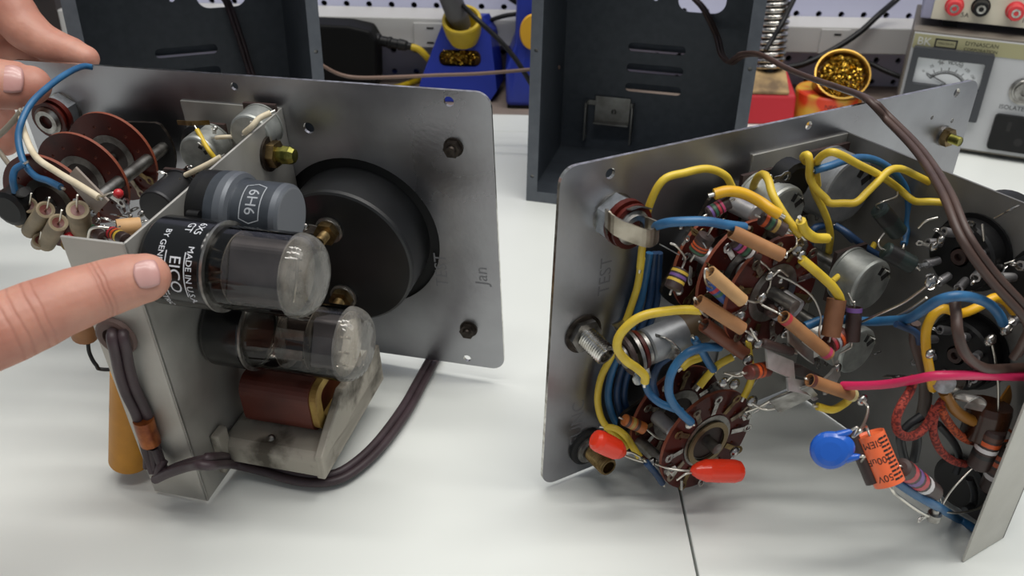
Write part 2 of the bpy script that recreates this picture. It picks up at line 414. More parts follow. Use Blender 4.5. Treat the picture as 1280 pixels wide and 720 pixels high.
# ------------------------------------------------------------------ things on the back bench
BLUEP = mat('blue plastic', '#1f3296', .35, 0, '#1b2c88', 20)
YELP = mat('yellow silicone', '#c0a41c', .45, 0, '#ad9216', 40)
BRASSW = mat('brass shavings', '#d9b04a', .25, 1., '#8a6a1e', 300)
def shavings(mb, c, ax, ay, r, n, mt, up):
    for i in range(n):
        a, q = random.random()*2*pi, math.sqrt(random.random())*.9
        p = V(c)+ax*(q*cos(a))+ay*(q*sin(a)); rr = r*(.6+.6*random.random())
        d1 = V((random.uniform(-1, 1), random.uniform(-1, 1), random.uniform(-1, 1))).normalized(); x, y = perp(d1)
        a0 = random.random()*6; ps = [p+x*(rr*cos(a0+t*.9))+y*(rr*sin(a0+t*.9))+d1*(t*rr*.22)+up*(rr*.4) for t in range(6)]
        mb.ribbon(ps, d1*(r*.45), .12*r, mt, 2)

# black mains adapter with its plug and yellow cable
ad = thing('power_adapter', 'black wedge shaped power adapter lying by the left case', 'adapter', TAB(440, 92))
ya = 862; c0, c1 = FW(396, 90, ya), FW(474, 90, ya); top = FW(430, 21, ya+15).z
o1 = [(c0.x, 4), (c1.x-3, 4), (c1.x, 14), (c1.x+1, top-14), (c1.x-4, top-5), (c1.x-24, top-1), (c0.x, top)]
mb = MB().prism([V((x, ya-18, z)) for x, z in o1], (0, 44, 0), mat('matte black plastic', '#070707', .6, spec=.15)); obj('housing', mb, ad, 3, seg=3)
pa, pb = FW(470, 50, ya), FW(512, 58, ya-6)
mb = MB().lathe(pa, pb-pa, [(-3, 7), (4, 6.5), (5, 5), (12, 5), (13, 5.8), (15, 5.8), (16, 4.8), (22, 4.6), (23, 5.6), (30, 5), (32, 3.6), ((pb-pa).length+2, 3.4)], BLK, 16)
obj('plug', mb, ad)
mb = MB().tube([pb, FW(524, 62, ya-6), FW(536, 74, ya-4), FW(552, 92, ya+8), FW(560, 110, ya+14)], 3.2, YELP, 10); obj('cable', mb, ad, label='yellow cable leaving the adapter plug')
for px in (405, 462):
    q = FW(px, 90, ya); mb = MB().box(V((q.x, ya+4, 2)), X*6, Y_*14, Z*2, BLK); obj('foot', mb, ad)
cordq('blue_cable', [FW(400, 86, 858)+V((0, 0, 0)), TAB(440, 92, 2.2), TAB(490, 90, 2.2), TAB(530, 88, 2.2), TAB(560, 87, 2.2)], 2, mat('blue cable sheath', '#3d55a8', .5), 'blue cable lying along the shelf under the black adapter', 'cable')
cordq('yellow_cable', [TAB(482, 112, 3.2), TAB(500, 108, 3.2), TAB(520, 101, 3.2), TAB(528, 98, 3.2)], 3, YELP, 'short yellow cable lying before the blue iron holder', 'cable')

# soldering iron holder: blue wedge body, yellow cup, brass wool window, grey iron handle
ih = thing('iron_holder', 'blue soldering iron holder with yellow cup and brass wool window', 'iron holder', TAB(570, 125))
Yh = 835
def hp(px, py, dy=0): return FW(px, py, Yh+dy)
prof = [(519, 124), (526, 97), (548, 40), (556, 24), (602, 24), (612, 44), (619, 95), (621, 112), (612, 124)]
b0 = [hp(px, py) for px, py in prof]; zmin = min(p.z for p in b0)
for p in b0: p.z = max(p.z-zmin, 0)
mb = MB()
n = len(b0); fr = [V((p.x, Yh+p.z*.28, p.z)) for p in b0]; bk = [V((p.x+6, Yh+46-p.z*.15, p.z)) for p in b0]
wc = hp(574, 74); wx, wz = wc.x, wc.z-zmin
win = rrect(wx-20, wz-7.5, wx+20, wz+7.5, 6.5, 5)
mb.plate([(p.x, p.z) for p in fr], [win], lambda x, z, d: V((x, Yh+z*.28+d, z)), 2, BLUEP)
mb.add(fr+bk, [(i, (i+1) % n, n+(i+1) % n, n+i) for i in range(n)]+[tuple(range(n, 2*n))], BLUEP); obj('body', mb, ih)
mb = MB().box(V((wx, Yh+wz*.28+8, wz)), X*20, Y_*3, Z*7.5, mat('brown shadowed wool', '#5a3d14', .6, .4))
shavings(mb, V((wx, Yh+wz*.28+4, wz)), X*18, Z*6.5, 2.4, 150, BRASSW, V((0, -1, 0))); obj('brass_wool', mb, ih)
cu1 = hp(577, 21, 2); cu1.z -= zmin
cx = -V((-.06, -.52, .85)).normalized()
mb = MB().lathe(cu1, cx, [(16, 0), (16, 9), (3, 13.5), (-1, 15.5), (-1, 18), (1, 18.6), (6, 18), (16, 16.5), (24, 14), (27, 9), (27, 0)], YELP, 28); obj('cup', mb, ih)
mb = MB().lathe(cu1+cx*10, (-cx+V((-.25, .2, 0))).normalized(), [(0, 8), (14, 10.5), (30, 10), (80, 9)], mat('grey iron handle', '#4d4c4e', .5), 20); tag(obj('soldering_iron', mb), 'grey soldering iron handle stuck in the yellow cup', 'soldering iron')
# soldering station beside the right case
st = thing('soldering_station', 'tall blue soldering station with yellow oval beside right case', 'soldering station', TAB(645, 138))
Ys = 818; xl, xr = FW(630, 130, Ys).x, FW(700, 130, Ys).x
mb = MB().prism([V((xl+2, Ys, 3)), V((xr, Ys, 3)), V((xr, Ys+6, 150)), V((xl+11, Ys+6, 150)), V((xl+9, Ys+3, 60)), V((xl+1, Ys, 36))], (0, 70, 0), BLUEP); obj('housing', mb, st, 4, seg=3)
mb = MB().box(V(((xl+xr)/2, Ys+36, 2)), X*((xr-xl)/2-3), Y_*33, Z*2, BLK); obj('base', mb, st, 1)
oc = FW(666, 40, Ys-.2); mb = MB().lathe(oc, (0, -1, 0), [(0, 12), (2.2, 11), (2.6, 0)], mat('yellow knob', '#d09c1e', .45), 32)
for i, v in enumerate(mb.v): v.z = oc.z+(v.z-oc.z)*1.35
obj('oval_badge', mb, st)
# black and brown cords at the back
cordq('black_cable', [FW(556, -20, 880), FW(570, -2, 850), FW(590, 18, 812), FW(620, 46, 805), FW(640, 68, 803), FW(655, 90, 800), FW(668, 112, 803)], 2.3, BLK, 'black cable crossing in front of the blue iron holder', 'cable')
cordq('black_cable', [FW(600, 34, 868), FW(612, 26, 868), FW(630, 20, 866), FW(648, 17, 866), FW(675, 12, 868)], 2.2, BLK, 'thin black cable between the iron holder and the blue station', 'cable')
cordq('black_cable', [FW(625, -14, 868), FW(640, 0, 868), FW(660, 10, 868), FW(680, 16, 868)], 2.2, BLK, 'black cable at the top edge left of the right case', 'cable')
cordq('brown_cable', [FW(392, 74, 700), FW(405, 83, 700), FW(425, 93, 705), FW(450, 97, 708), FW(500, 96, 708), FW(545, 94, 706), FW(600, 92, 702), FW(662, 87, 700), FW(700, 84, 700)], 1.5, mat('light brown cable', '#7a6254', .5), 'thin brown cable strung between the two grey cases', 'cable')
cordq('black_cable', [FW(1135, -14, 890), FW(1118, 2, 890), FW(1098, 19, 872), FW(1075, 40, 864), FW(1045, 60, 858), FW(1010, 78, 850), FW(985, 84, 846), FW(940, 88, 845)], 3, BLK, 'thick black cable running down from the supply past the raceway', 'cable')
cordq('black_cable', [FW(1000, -16, 850), FW(990, 4, 836), FW(978, 28, 818), FW(966, 48, 812), FW(957, 63, 806)], 2.4, BLK, 'black cable hanging before the coiled iron stand', 'cable')
cordq('black_cable', [FW(1085, 78, 880), FW(1105, 88, 870), FW(1125, 96, 862), FW(1150, 104, 858)], 2.5, BLK, 'short black cable between brass tin and meter instrument', 'cable')

# iron stand with coil spring, red base and sponge
sd = thing('iron_stand', 'red iron stand with yellow sponge and steel coil spring', 'iron stand', TAB(960, 155))
Yb = 790
bx0, bx1 = FW(900, 150, Yb).x, FW(1000, 150, Yb).x
zt = FW(960, 122, Yb).z
mb = MB().prism([V((bx0, Yb, 0)), V((bx0, Yb+6, zt)), V((bx0, Yb+52, zt+14)), V((bx0, Yb+60, 0))], (bx1-bx0-5, 0, 0), REDP); obj('base', mb, sd, 2)
mb = MB().prism([V((bx0+10, Yb+7, zt+.5)), V((bx1-12, Yb+7, zt+.5)), V((bx1-8, Yb+46, zt+13)), V((bx0+10, Yb+46, zt+13))], (0, -1, 3), mat('used sponge', '#b79a6c', .9, 0, '#6d5a44', 45, 6, .35, .6, .4, 200)); obj('sponge', mb, sd, 1)
mb = MB(); p0, p1 = FW(960, 86, Yb+45), FW(972, -30, Yb+62); dd = (p1-p0); x, y = perp(dd)
N = 15*14; ps = []
for i in range(N+1):
    a = 2*pi*i/14; ps.append(p0+dd*(i/N)+x*(13*cos(a))+y*(13*sin(a)))
mb.tube(ps, 2.3, CHROME, 8, spline=0); obj('coil_spring', mb, sd)
mb = MB().rod(p0-dd.normalized()*8, p1, 8, BLK, 14); mb.lathe(p0-dd.normalized()*22, dd, [(0, 8), (12, 10), (24, 10)], BLK, 16); obj('inner_tube', mb, sd)

# brass tip cleaner tin
tn = thing('tip_cleaner_tin', 'orange red tin with gold rim and brass wool', 'tin', TAB(1050, 150))
c = FW(1058, 100, 800); ct = FW(1053, 93, 795); axt = (V((ct.x, ct.y, ct.z))-V((c.x+1, c.y+16, c.z-18))).normalized()
ax = V((-.16, -.72, .66)).normalized()
TIN = mat('printed orange tin', '#d8401e', .4, 0, '#d9a83c', 34, 2, .4, .5)
GOLD = mat('gold rim', '#b8934a', .38, 1.)
mb = MB().lathe(ct-ax*26, ax, [(0, 0), (0, 22.5), (26, 23.5), (26, 22.8), (12, 22)], mat('dull gold can', '#8f6a2e', .35, .9, '#6b4c1e', 60), 40, caps=False); obj('dome', mb, tn)
mb = MB().lathe(ct, ax, [(-6, 21), (-2, 23), (0, 24.2), (1.4, 24.2), (1.6, 23), (0, 22), (-6, 21)], GOLD, 40, caps=False); obj('rim', mb, tn)
x, y = perp(ax)
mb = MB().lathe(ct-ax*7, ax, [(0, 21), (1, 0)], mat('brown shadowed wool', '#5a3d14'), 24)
shavings(mb, ct-ax*5, x*21, y*21, 2.6, 420, BRASSW, ax); obj('brass_wool', mb, tn)
bc = V((ct.x-3, ct.y+16, 0)); zt = ct.z-19
tb = MB().lathe(bc, Z, [(0, 0), (0, 29), (1.5, 30), (zt-1.5, 30), (zt, 29), (zt, 0)], TIN, 48)
for tq, st, sz in ((zt-8, 'NEO CLEAN', 5.5),): tb.text_round(st, bc+Z*tq, Z, -Y_, .12, 30.06, sz, BLACK_INK)
obj('tin_body', tb, tn)

# ------------------------------------------------------------------ bench instruments at right
ins = thing('test_instrument', 'grey bench instrument with square analogue volt meter and black outlet', 'test instrument', TAB(1108, 178))
P0 = TAB(1108, 178); P0.z = 0; h = FW(1133, 36, P0.y).z
P1 = TAB(1280, 51, h); ddx = P1-V((P0.x, P0.y, h)); ddx.z = 0; a_ = ddx.normalized()
FI = Frame(P0, a_, Z, a_.cross(Z)); WI = 175
print('INSTR', a_, h)
CREAMP = mat('cream grey panel', '#b8b9bb', .5, 0, '#b1b2b4', 20); CASEB = mat('brown grey case', '#6f685f', .5); OLIVE = mat('olive trim', '#9a9672', .5)
mb = MB().fbox(FI, 0, WI, 3, h, -105, 0, CASEB); obj('case', mb, ins, 1)
mb = MB().fbox(FI, 1.5, WI-1.5, 5, h-2, 0, 1, CREAMP); obj('front_panel', mb, ins, .3)
q0, q1 = FI.l(FI.pc(1140, 42, 1)), FI.l(FI.pc(1138, 50, 1)); zs = h-14.5
mb = MB().fbox(FI, 2, WI-2, zs, h-3, 1, 1.5, OLIVE)
tx = FI.l(FI.pc(1165, 47, 1.5)); mb.text('BK', FI.w(tx.x-5, (zs+h-3)/2, 1.6), FI.a, Z, 9, mat('silver print', '#c4c4c0', .4))
mb.plate(rrect(tx.x+3, zs+2, tx.x+20, h-5, 0), [rrect(tx.x+4.2, zs+3.2, tx.x+18.8, h-6.2, 0)], lambda x, y, d: FI.w(x, y, 1.55+d), .1, BLACK_INK)
mb.text('PRECISION', FI.w(tx.x+11.5, (zs+h-3)/2, 1.6), FI.a, Z, 2.5, BLACK_INK)
mb.text('DYNASCAN', FI.w(tx.x+38, zs+7.8, 1.6), FI.a, Z, 4.6, BLACK_INK); mb.text('CORPORATION', FI.w(tx.x+38, zs+3.2, 1.6), FI.a, Z, 3.5, BLACK_INK)
mb.text('1653', FI.w(tx.x+80, zs+5.5, 1.6), FI.a, Z, 6.5, BLACK_INK)
obj('trim_strip', mb, ins)
# meter
m0, m1 = FI.l(FI.pc(1143, 57, 4)), FI.l(FI.pc(1245, 66, 4)); mbt = FI.l(FI.pc(1220, 152, 4)).y
ax0, ax1, by1, by0 = m0.x, m1.x, m0.y, mbt
print('METER', m0, m1, mbt)
bz = MB().plate(rrect(ax0, by0, ax1, by1, 1.5), [rrect(ax0+5, by0+26, ax1-5, by1-8, .5)], lambda x, y, d: FI.w(x, y, 1+d), 7, mat('charcoal bezel', '#34363b', .4)); bz = obj('meter', bz, ins, .4)
cx, cy = (ax0+ax1)/2, by0+20; rr = by1-8-cy-12
dl = MB().fbox(FI, ax0+3, ax1-3, by0+20, by1-6, 1, 2, mat('meter card', '#e4e6e8', .5))
wdt = (ax1-ax0)
def arc(mb, r, a0, a1, t, n=30, z=2.1):
    vs = []
    for i in range(n+1):
        a = R_(a0+(a1-a0)*i/n); vs += [FI.w(cx+cos(a)*(r-t), cy+sin(a)*(r-t), z), FI.w(cx+cos(a)*(r+t), cy+sin(a)*(r+t), z)]
    mb.add(vs, [(2*i, 2*i+1, 2*i+3, 2*i+2) for i in range(n)], BLACK_INK)
arc(dl, rr, 40, 140, .35); arc(dl, rr-9, 48, 132, .25)
for i in range(31):
    a = R_(140-100*i/30); L2 = 5 if i % 5 == 0 else 2.4
    p = FI.w(cx+cos(a)*rr, cy+sin(a)*rr, 2.1); q = FI.w(cx+cos(a)*(rr+L2), cy+sin(a)*(rr+L2), 2.1); t = FI.d(-sin(a), cos(a))*.28
    dl.add([p-t, p+t, q+t, q-t], [(0, 1, 2, 3)], BLACK_INK)
    if i % 5 == 0: dl.text(str(i*5), FI.w(cx+cos(a)*(rr+8.5), cy+sin(a)*(rr+8.5), 2.1), FI.d(sin(a), -cos(a)), FI.d(cos(a), sin(a)), 3.2, BLACK_INK)
dl.text('AC  VOLTS', FI.w(cx, by1-11, 2.1), FI.a, Z, 4, BLACK_INK); dl.text('AC  AMPS', FI.w(cx, cy+rr-15, 2.1), FI.a, Z, 4, BLACK_INK)
obj('dial', dl, bz)
a = R_(138); nd = MB().tube([FI.w(cx, cy+8, 3), FI.w(cx+cos(a)*(rr+6), cy+sin(a)*(rr+6), 3)], .35, BLACK_INK, 6, spline=0); obj('needle', nd, bz)
# outlet, jack
o0 = FI.l(FI.pc(1245, 141, 1)); ob = MB().plate(rrect(o0.x, o0.y-30, o0.x+44, o0.y, 3), [], lambda x, y, d: FI.w(x, y, 1+d), 4, BLK)
for dx in (12, 32): ob.fbox(FI, o0.x+dx-1.4, o0.x+dx+1.4, o0.y-13, o0.y-5, 5, 5.05, BLACK_INK)
ob.lathe(FI.w(o0.x+22, o0.y-21, 5.02), FI.c, [(0, 3.4), (.05, 0)], BLACK_INK, 16); obj('outlet', ob, ins, .5)
tx = FI.l(FI.pc(1272, 136, 1.05)); lb = MB().text('ISOLATED OUTPUT', FI.w(tx.x+8, tx.y, 1.1), FI.a, Z, 5, BLACK_INK); obj('lettering', lb, ins)
jc = FI.pc(1280, 114, 1); jb = MB().lathe(jc, FI.c, [(0, 11), (1.5, 11), (2, 9.5), (2.5, 9), (2.5, 7.5), (5, 7), (5, 3), (3, 3), (3, 0)], STEEL, 28); obj('jack', jb, ins)
for a in (14, WI-14): mb = MB().fbox(FI, a-6, a+6, 0, 3.2, -22, -8, BLK); obj('foot', mb, ins)
for a in (14, WI-14): mb = MB().fbox(FI, a-6, a+6, 0, 3.2, -100, -86, BLK); obj('foot', mb, ins)

ps_ = thing('power_supply', 'cream bench power supply with red and black binding posts', 'power supply', FI.w(60, h, -40))
b0 = FI.pc(1163, 24, -14); l0 = FI.l(b0); hz = l0.y
FS = Frame(FI.w(l0.x, hz, -14), FI.a, Z, FI.c)
SUP = mat('cream supply panel', '#cfcab8', .5, 0, '#c8c3b0', 20)
mb = MB().fbox(FS, -8, 150, 0, 70, -92, -1, mat('grey lavender case', '#8f8fa6', .5)); obj('case', mb, ps_, 1)
mb = MB().fbox(FS, 0, 148, .5, 70, -1, 0, SUP); obj('front_panel', mb, ps_, .2)
for a in (10, 132):
    for c in (-22, -84): mb = MB().fbox(FS, a, a+12, -(hz-h), 0, c, c+12, BLK); obj('foot', mb, ps_)
for px, py, mt, nm in ((1193, 7, mat('red post', '#c8343a', .3), 'red binding post'), (1226, 8, BLK, 'black binding post'), (1269, 13, mat('red post', '#c8343a', .3), 'red binding post')):
    c = FS.pc(px, py, 0)
    mb = MB().lathe(c, FS.c, [(0, 7.2), (2, 7.2), (2.5, 6.2), (12, 6), (13, 5.4), (13, 3.4)], mt, 18); bp = obj('binding_post', mb, ps_, label=nm)
    mb = MB().lathe(c+FS.c*9, FS.c, [(0, 3.4), (4.3, 3.4), (4.3, 1.9), (0, 1.9)], CHROME, 16, caps=False); mb.lathe(c+FS.c*9.5, FS.c, [(0, 2.0), (.1, 0)], BLACK_INK, 12); obj('socket', mb, bp)
mb = MB()
for px, py, t in ((1190, 18, '+'), (1206, 19, '5A'), (1264, 25, '+'), (1279, 26, '1')): mb.text(t, FS.pc(px, py, .1), FS.a, Z, 5.2, BLACK_INK)
obj('lettering', mb, ps_)

# dark box hung on the pegboard behind the fingers
Yd = 872; q0, q1 = FW(-70, 40, Yd), FW(76, 40, Yd); zl = FW(70, 41, Yd).z
bx = thing('hanging_box', 'dark brown box hung on the pegboard behind the fingers at far left', 'box', (q1.x-40, Yd, zl))
mb = MB().box(V(((q0.x+q1.x)/2, (Yd+YP)/2, zl+60)), X*(q1.x-q0.x)/2, Y_*((YP-Yd)/2-.5), Z*60, mat('dark brown box', '#241a18', .5)); obj('body', mb, bx, 1)
mb = MB().box(V(((q0.x+q1.x)/2, Yd-.6, zl+34)), X*((q1.x-q0.x)/2-4), Y_*.6, Z*.6, BLK); obj('lid_edge', mb, bx)
# ------------------------------------------------------------------ shared electronics builders
def lead(pts, parent, r=.42, mt=WIRE_T, name='lead'): return obj(name, MB().tube(pts, r, mt, 6), parent)
def wire(unit, pts, r, mt, label=None, name='wire', ends=True):
    r *= .82
    mb = MB().tube(pts, r, mt, 9)
    o = obj(name, mb, unit, label=label)
    if ends:
        P = cr_spline(pts, 6)
        for a, b in ((P[0], P[1]), (P[-1], P[-2])):
            d = (a-b).normalized(); obj('bare_end', MB().tube([a-d*.3, a+d*2.2], r*.42, WIRE_T, 6, spline=0), o)
    return o
def resistor(unit, p0, p1, r, body, bands, l0=None, l1=None, label=None):
    p0, p1 = V(p0), V(p1); L = (p1-p0).length; d = (p1-p0)/L; mt = body
    pr = [(0, r*.55, mt), (.4, r*.94, mt), (L*.1, r, mt)]; n = len(bands); t0 = L*.12; st = L*.62/max(n, 1)
    for i, bnd in enumerate(bands):
        a = t0+i*st; m2 = BAND[bnd] if isinstance(bnd, str) else bnd
        pr += [(a, r, mt), (a+.01, r*1.015, m2), (a+st*.62, r*1.015, m2), (a+st*.62+.01, r, mt)]
    pr += [(L*.95, r, mt), (L-.3, r*.9, mt), (L, r*.5, mt)]
    o = obj('resistor', MB().lathe(p0, d, pr, mt, 14), unit, label=label)
    for p, q, s in ((p0, l0, -1), (p1, l1, 1)):
        if q is None: q = [p+d*s*4]
        lead([p-d*s*1]+[p+d*s*1.6]+[V(k) for k in q], o)
    return o
def paper_cap(unit, p0, p1, r, mt, l0=None, l1=None, tip=None, label=None, name='paper_capacitor'):
    p0, p1 = V(p0), V(p1); L = (p1-p0).length; d = (p1-p0)/L
    mb = MB().lathe(p0, d, [(2.2, 0, DKBRN), (1.8, r*.8, DKBRN), (0, r*.86, mt), (0, r, mt), (L*.5, r*1.01, mt), (L, r, mt), (L, r*.86, mt), (L-1.8, r*.8, DKBRN), (L-2.2, 0, DKBRN)], mt, 18)
    if tip:
        for t0, m2 in tip: mb.lathe(p0+d*(t0*L), d, [(0, r*1.03), (1.8, r*1.03)], m2, 18, caps=False)
    o = obj(name, mb, unit, label=label)
    for p, q, s in ((p0, l0, -1), (p1, l1, 1)):
        if q: lead([p-d*s*1.5, p+d*s*2]+[V(k) for k in q], o)
    return o
def lug(parent, p, d, w, L=5.5, wd=2.4, mt=SOLDER):       # small soldering eyelet: strip with a ring end
    d = V(d).normalized(); w = V(w).normalized(); n = d.cross(w).normalized(); p = V(p)
    mb = MB().box(p+d*(L*.3), d*(L*.3), w*(wd*.28), n*.2, mt)
    c = p+d*(L*.75); k = 10; vs = []
    for i in range(k):
        a = 2*pi*i/k; e = d*cos(a)*1.15+w*sin(a)
        vs += [c+e*(wd*.5)+n*.2, c+e*(wd*.24)+n*.2, c+e*(wd*.24)-n*.2, c+e*(wd*.5)-n*.2]
    mb.add(vs, [(4*i+j, 4*i+(j+1) % 4, 4*((i+1) % k)+(j+1) % 4, 4*((i+1) % k)+j) for i in range(k) for j in range(4)], mt)
    return obj('lug', mb, parent)
def blob(parent, p, r=1.3): 
    return obj('solder_joint', MB().ball(p, r, SOLDER, 8, (V((1, .2, 0)), V((0, .8, .3)), V((.2, 0, .9)))), parent)
TARN = mat('tarnished silver', '#9b8f7e', .35, 1., '#5f564a', 300)
SLEEVE = mat('grey metal sleeve', '#b2b0b0', .4, .8, '#98969a', 120)
def wafer_shape(r, cut):
    o = []
    for i in range(40):
        a = 2*pi*i/40; x, y = r*cos(a), r*sin(a)
        x = max(-cut, min(cut, x)) if cut else x
        o.append((x, y))
    return o
def switch(unit, F, a, b, cs, r, rot, rodc, tail, plate_c, lug_phase=0., skip=()):
    """rotary switch: detent plate on the panel, wafers stacked along the shaft, two spacer rods and shaft"""
    sw = bpy.data.objects.new('rotary_switch', None); COL.objects.link(sw); sw.parent = unit; sw.location = F.w(a, b, 0)*S-origin(unit); sw.empty_display_size = .01
    bpy.context.view_layer.update()
    ca, sa_ = cos(rot), sin(rot)
    def w2(x, y, c): return F.w(a+x*ca-y*sa_, b+x*sa_+y*ca, c)
    mb = MB(); rr = r*1.02
    o = [(x*1.06, max(-r*.55, min(r*.55, y))) for x, y in circ(0, 0, rr, 36)]
    mb.plate(o, [circ(0, 0, 3.4, 12)], lambda x, y, d: w2(x, y, plate_c+d), 1.6, BLKM, DKMET); obj('detent_plate', mb, sw)
    mb = MB().lathe(w2(0, 0, 0), F.c, [(0, 7.5), (2, 7.5), (2, 5), (plate_c, 5)], STEEL, 6, smooth=False); obj('bush_nut', mb, sw)
    for s in (-1, 1):
        mb = MB()
        mb.rod(w2(s*r*.86, 0, plate_c+1.6), w2(s*r*.86, 0, rodc), 2.9, STEEL, 16)
        mb.rod(w2(s*r*.86, 0, rodc), w2(s*r*.86, 0, rodc+3), 1.4, CHROME, 10); mb.hexnut(w2(s*r*.86, 0, cs[-1]+1.8), F.c, 3, 1.6, CHROME)
        obj('spacer_rod', mb, sw)
    mb = MB().rod(w2(0, 0, plate_c), w2(0, 0, tail), 2.6, STEEL, 16); obj('shaft', mb, sw)
    for iw, c in enumerate(cs):
        hol = [circ(s*r*.86, 0, 1.5, 8) for s in (-1, 1)]+[circ(0, 0, r*.42, 24)]
        hol += [circ(r*.7*cos(q), r*.7*sin(q), .8, 6) for q in [R_(30*k+15) for k in range(12)]]
        mb = MB().plate(circ(0, 0, r, 48), hol, lambda x, y, d: w2(x, y, c+d), 1.5, WAFER, WAFERE); obj('wafer', mb, sw)
        mb = MB().plate(circ(0, 0, r*.4, 24), [circ(0, 0, 2.8, 10)], lambda x, y, d: w2(x, y, c+.2+d), 1.1, DKBRN)
        ring = circ(0, 0, r*.52, 30)
        mb.plate(ring, [circ(0, 0, r*.36, 30)], lambda x, y, d: w2(x, y, c+1.6+d), .3, STEEL); obj('rotor', mb, sw)
        for k in range(12):
            if (iw, k) in skip: continue
            q = R_(30*k)+lug_phase; e = w2(cos(q), sin(q), c)-w2(0, 0, c); t = w2(-sin(q), cos(q), c)-w2(0, 0, c)
            mb_p = w2(r*.62*cos(q), r*.62*sin(q), c+1.9)
            lug(sw, w2(r*.56*cos(q), r*.56*sin(q), c+1.9), (e+F.c*.16), t, r*.46, 4.2, (SOLDER, TARN, BRASS)[(k+iw) % 3])
    return sw
def pot(unit, F, p, r, h, slots=True, mt=POTM, label=None):
    """potentiometer seen from behind: stamped round can with bent tabs, three lugs"""
    ax = F.c; p = V(p); x = F.a
    mb = MB().lathe(p-ax*h, ax, [(0, r*1.04), (1, r*1.04), (1, r), (h-1.2, r), (h-.3, r*.95), (h, r*.88), (h, 0)], mt, 36)
    o = obj('potentiometer', mb, unit, label=label)
    if slots:
        for q in (R_(60), R_(25)):
            d = F.d(cos(q), sin(q)); t = F.d(-sin(q), cos(q))
            mb = MB().box(p+d*r*.62+ax*.05, d*r*.16, t*r*.1, ax*.12, BLACK_INK); mb.box(p+d*r*.78+ax*.6, d*.3, t*r*.16, ax*.9, CHROME); obj('tab', mb, o)
    mb = MB().box(p-ax*(h+1), F.a*r*.8, F.b*r*1.0, ax*.9, DKBRN); obj('base_wafer', mb, o)
    for i in (-1, 0, 1): lug(o, p-ax*(h+1)+F.b*(-r*.9)+F.a*(i*r*.45), -F.b+ax*.3, F.a, 6, 2.6)
    mb = MB().rod(p-ax*h, p-ax*(F.l(p).z-.5), 3.4, STEEL, 14); obj('bush', mb, o)
    return o
def panel_plate(F, unit, holes, W=242.5):
    mb = MB().plate(rrect(0, 0, W, 150, 7, 7), holes, lambda x, y, d: F.w(x, y, d-1.6), 1.6, ALU, CHROME)
    return obj('panel', mb, unit)
def jack_open(unit, F, a, b, leaf_dir, label=None):
    """open frame phone jack: hex nut, fibre washers, bush and a sprung leaf"""
    j = bpy.data.objects.new('phone_jack', None); COL.objects.link(j); j.parent = unit; j.location = F.w(a, b, 0)*S-origin(unit); j.empty_display_size = .01
    if label: j['label'] = label
    bpy.context.view_layer.update(); p = F.w(a, b, 0)
    obj('washer', MB().lathe(p, F.c, [(0, 9.2), (.8, 9.2), (.8, 5)], STEEL, 28), j)
    obj('nut', MB().hexnut(p+F.c*.8, F.c, 9.5, 6, mat('zinc nut', '#b3b7bb', .35, .9, '#94989c', 200), 4.5, F.d(cos(leaf_dir), sin(leaf_dir))), j)
    obj('fibre_washer', MB().lathe(p+F.c*6.8, F.c, [(0, 9.4), (2.6, 9.4), (2.6, 7.8), (4.4, 7.8), (4.4, 9), (5.6, 9), (5.6, 4.6)], WAFER, 24), j)
    obj('bush', MB().lathe(p+F.c*12, F.c, [(0, 7), (1, 7), (1.6, 6.3), (2.4, 5.6), (2.4, 3.4), (-4, 3.4), (-4, 0)], STEEL, 24), j)
    return j
def nut_stud(unit, F, p, r=4.2, mt=DKMET, ax=None, stud=2.2, L=4, name='hex_nut'):
    ax = ax or F.c
    mb = MB().lathe(p, ax, [(0, r*1.15), (.6, r*1.15), (.6, r*.6)], mt, 20); mb.hexnut(p+ax*.6, ax, r, 3, mt, 0, None); mb.thread(p+ax*3.6, ax, stud, L-2.4 if L > 3 else 1, mt)
    return obj(name, mb, unit)

# ------------------------------------------------------------------ left chassis (held by the hand)
UL = thing('voltmeter_chassis', 'bare aluminium meter chassis held by the fingers, two vacuum tubes pointing right', 'electronic chassis', FL.w(144, 8, 120))
F = FL
mh = (173, 73)
hl = lambda px, py, r, n=14: circ(*F.l(F.pc(px, py))[:2], r, n)
pn = panel_plate(F, UL, [circ(*mh, 40.5, 64), hl(293, 108, 1.9), hl(386, 160, 2.7), hl(561, 127, 2.3), hl(584, 448, 2)])
mb = MB()
q = F.pc(552, 338, .08); mb.text('TEST', q, F.b, -F.a, 9, SCRATCH); obj('scratched_lettering', mb, pn); mb = MB(); q = F.pc(602, 345, .08); mb.text('Jan', q, F.b, -F.a, 9, SCRATCH); obj('scratched_lettering', mb, pn)
for px, py in ((567, 184), (586, 411)): nut_stud(UL, F, F.pc(px, py), 4, DKMET)
# meter
mt_ = MB().lathe(F.w(*mh, -1.7), F.c, [(0, 44), (.05, 44), (.05, 36)], BLKM, 48, caps=True)
mt_.lathe(F.w(*mh, -6), F.c, [(0, 41), (3, 41), (3, 35), (26.5, 35), (28.2, 34.6), (28.8, 33.6), (28.8, 0)], METER, 72)
me_ = obj('panel_meter', mt_, UL, label='round black panel meter')
for px, py in ((412, 287), (430, 370)):
    p = F.pc(px, py, 23); ax = (F.c+F.d(0, 0, 0)).normalized()
    mb = MB().lathe(p, ax, [(0, 6.6), (1, 6.6), (1.2, 5.8), (2, 5.8)], STEEL, 24); mb.hexnut(p+ax*2, ax, 5.6, 3.4, BRASS); mb.thread(p+ax*5.4, ax, 2.6, 6, BRASS); obj('terminal_stud', mb, me_)
p = F.pc(392, 287, 28); mb = MB().ribbon([F.pc(402, 290, 26.5), F.pc(388, 286, 27.5), F.pc(374, 287, 29)], F.d(.2, 1, 0)*4.4, .6, STEEL); o = obj('terminal_lug', mb, me_); blob(me_, F.pc(381, 284, 28.8), 2)
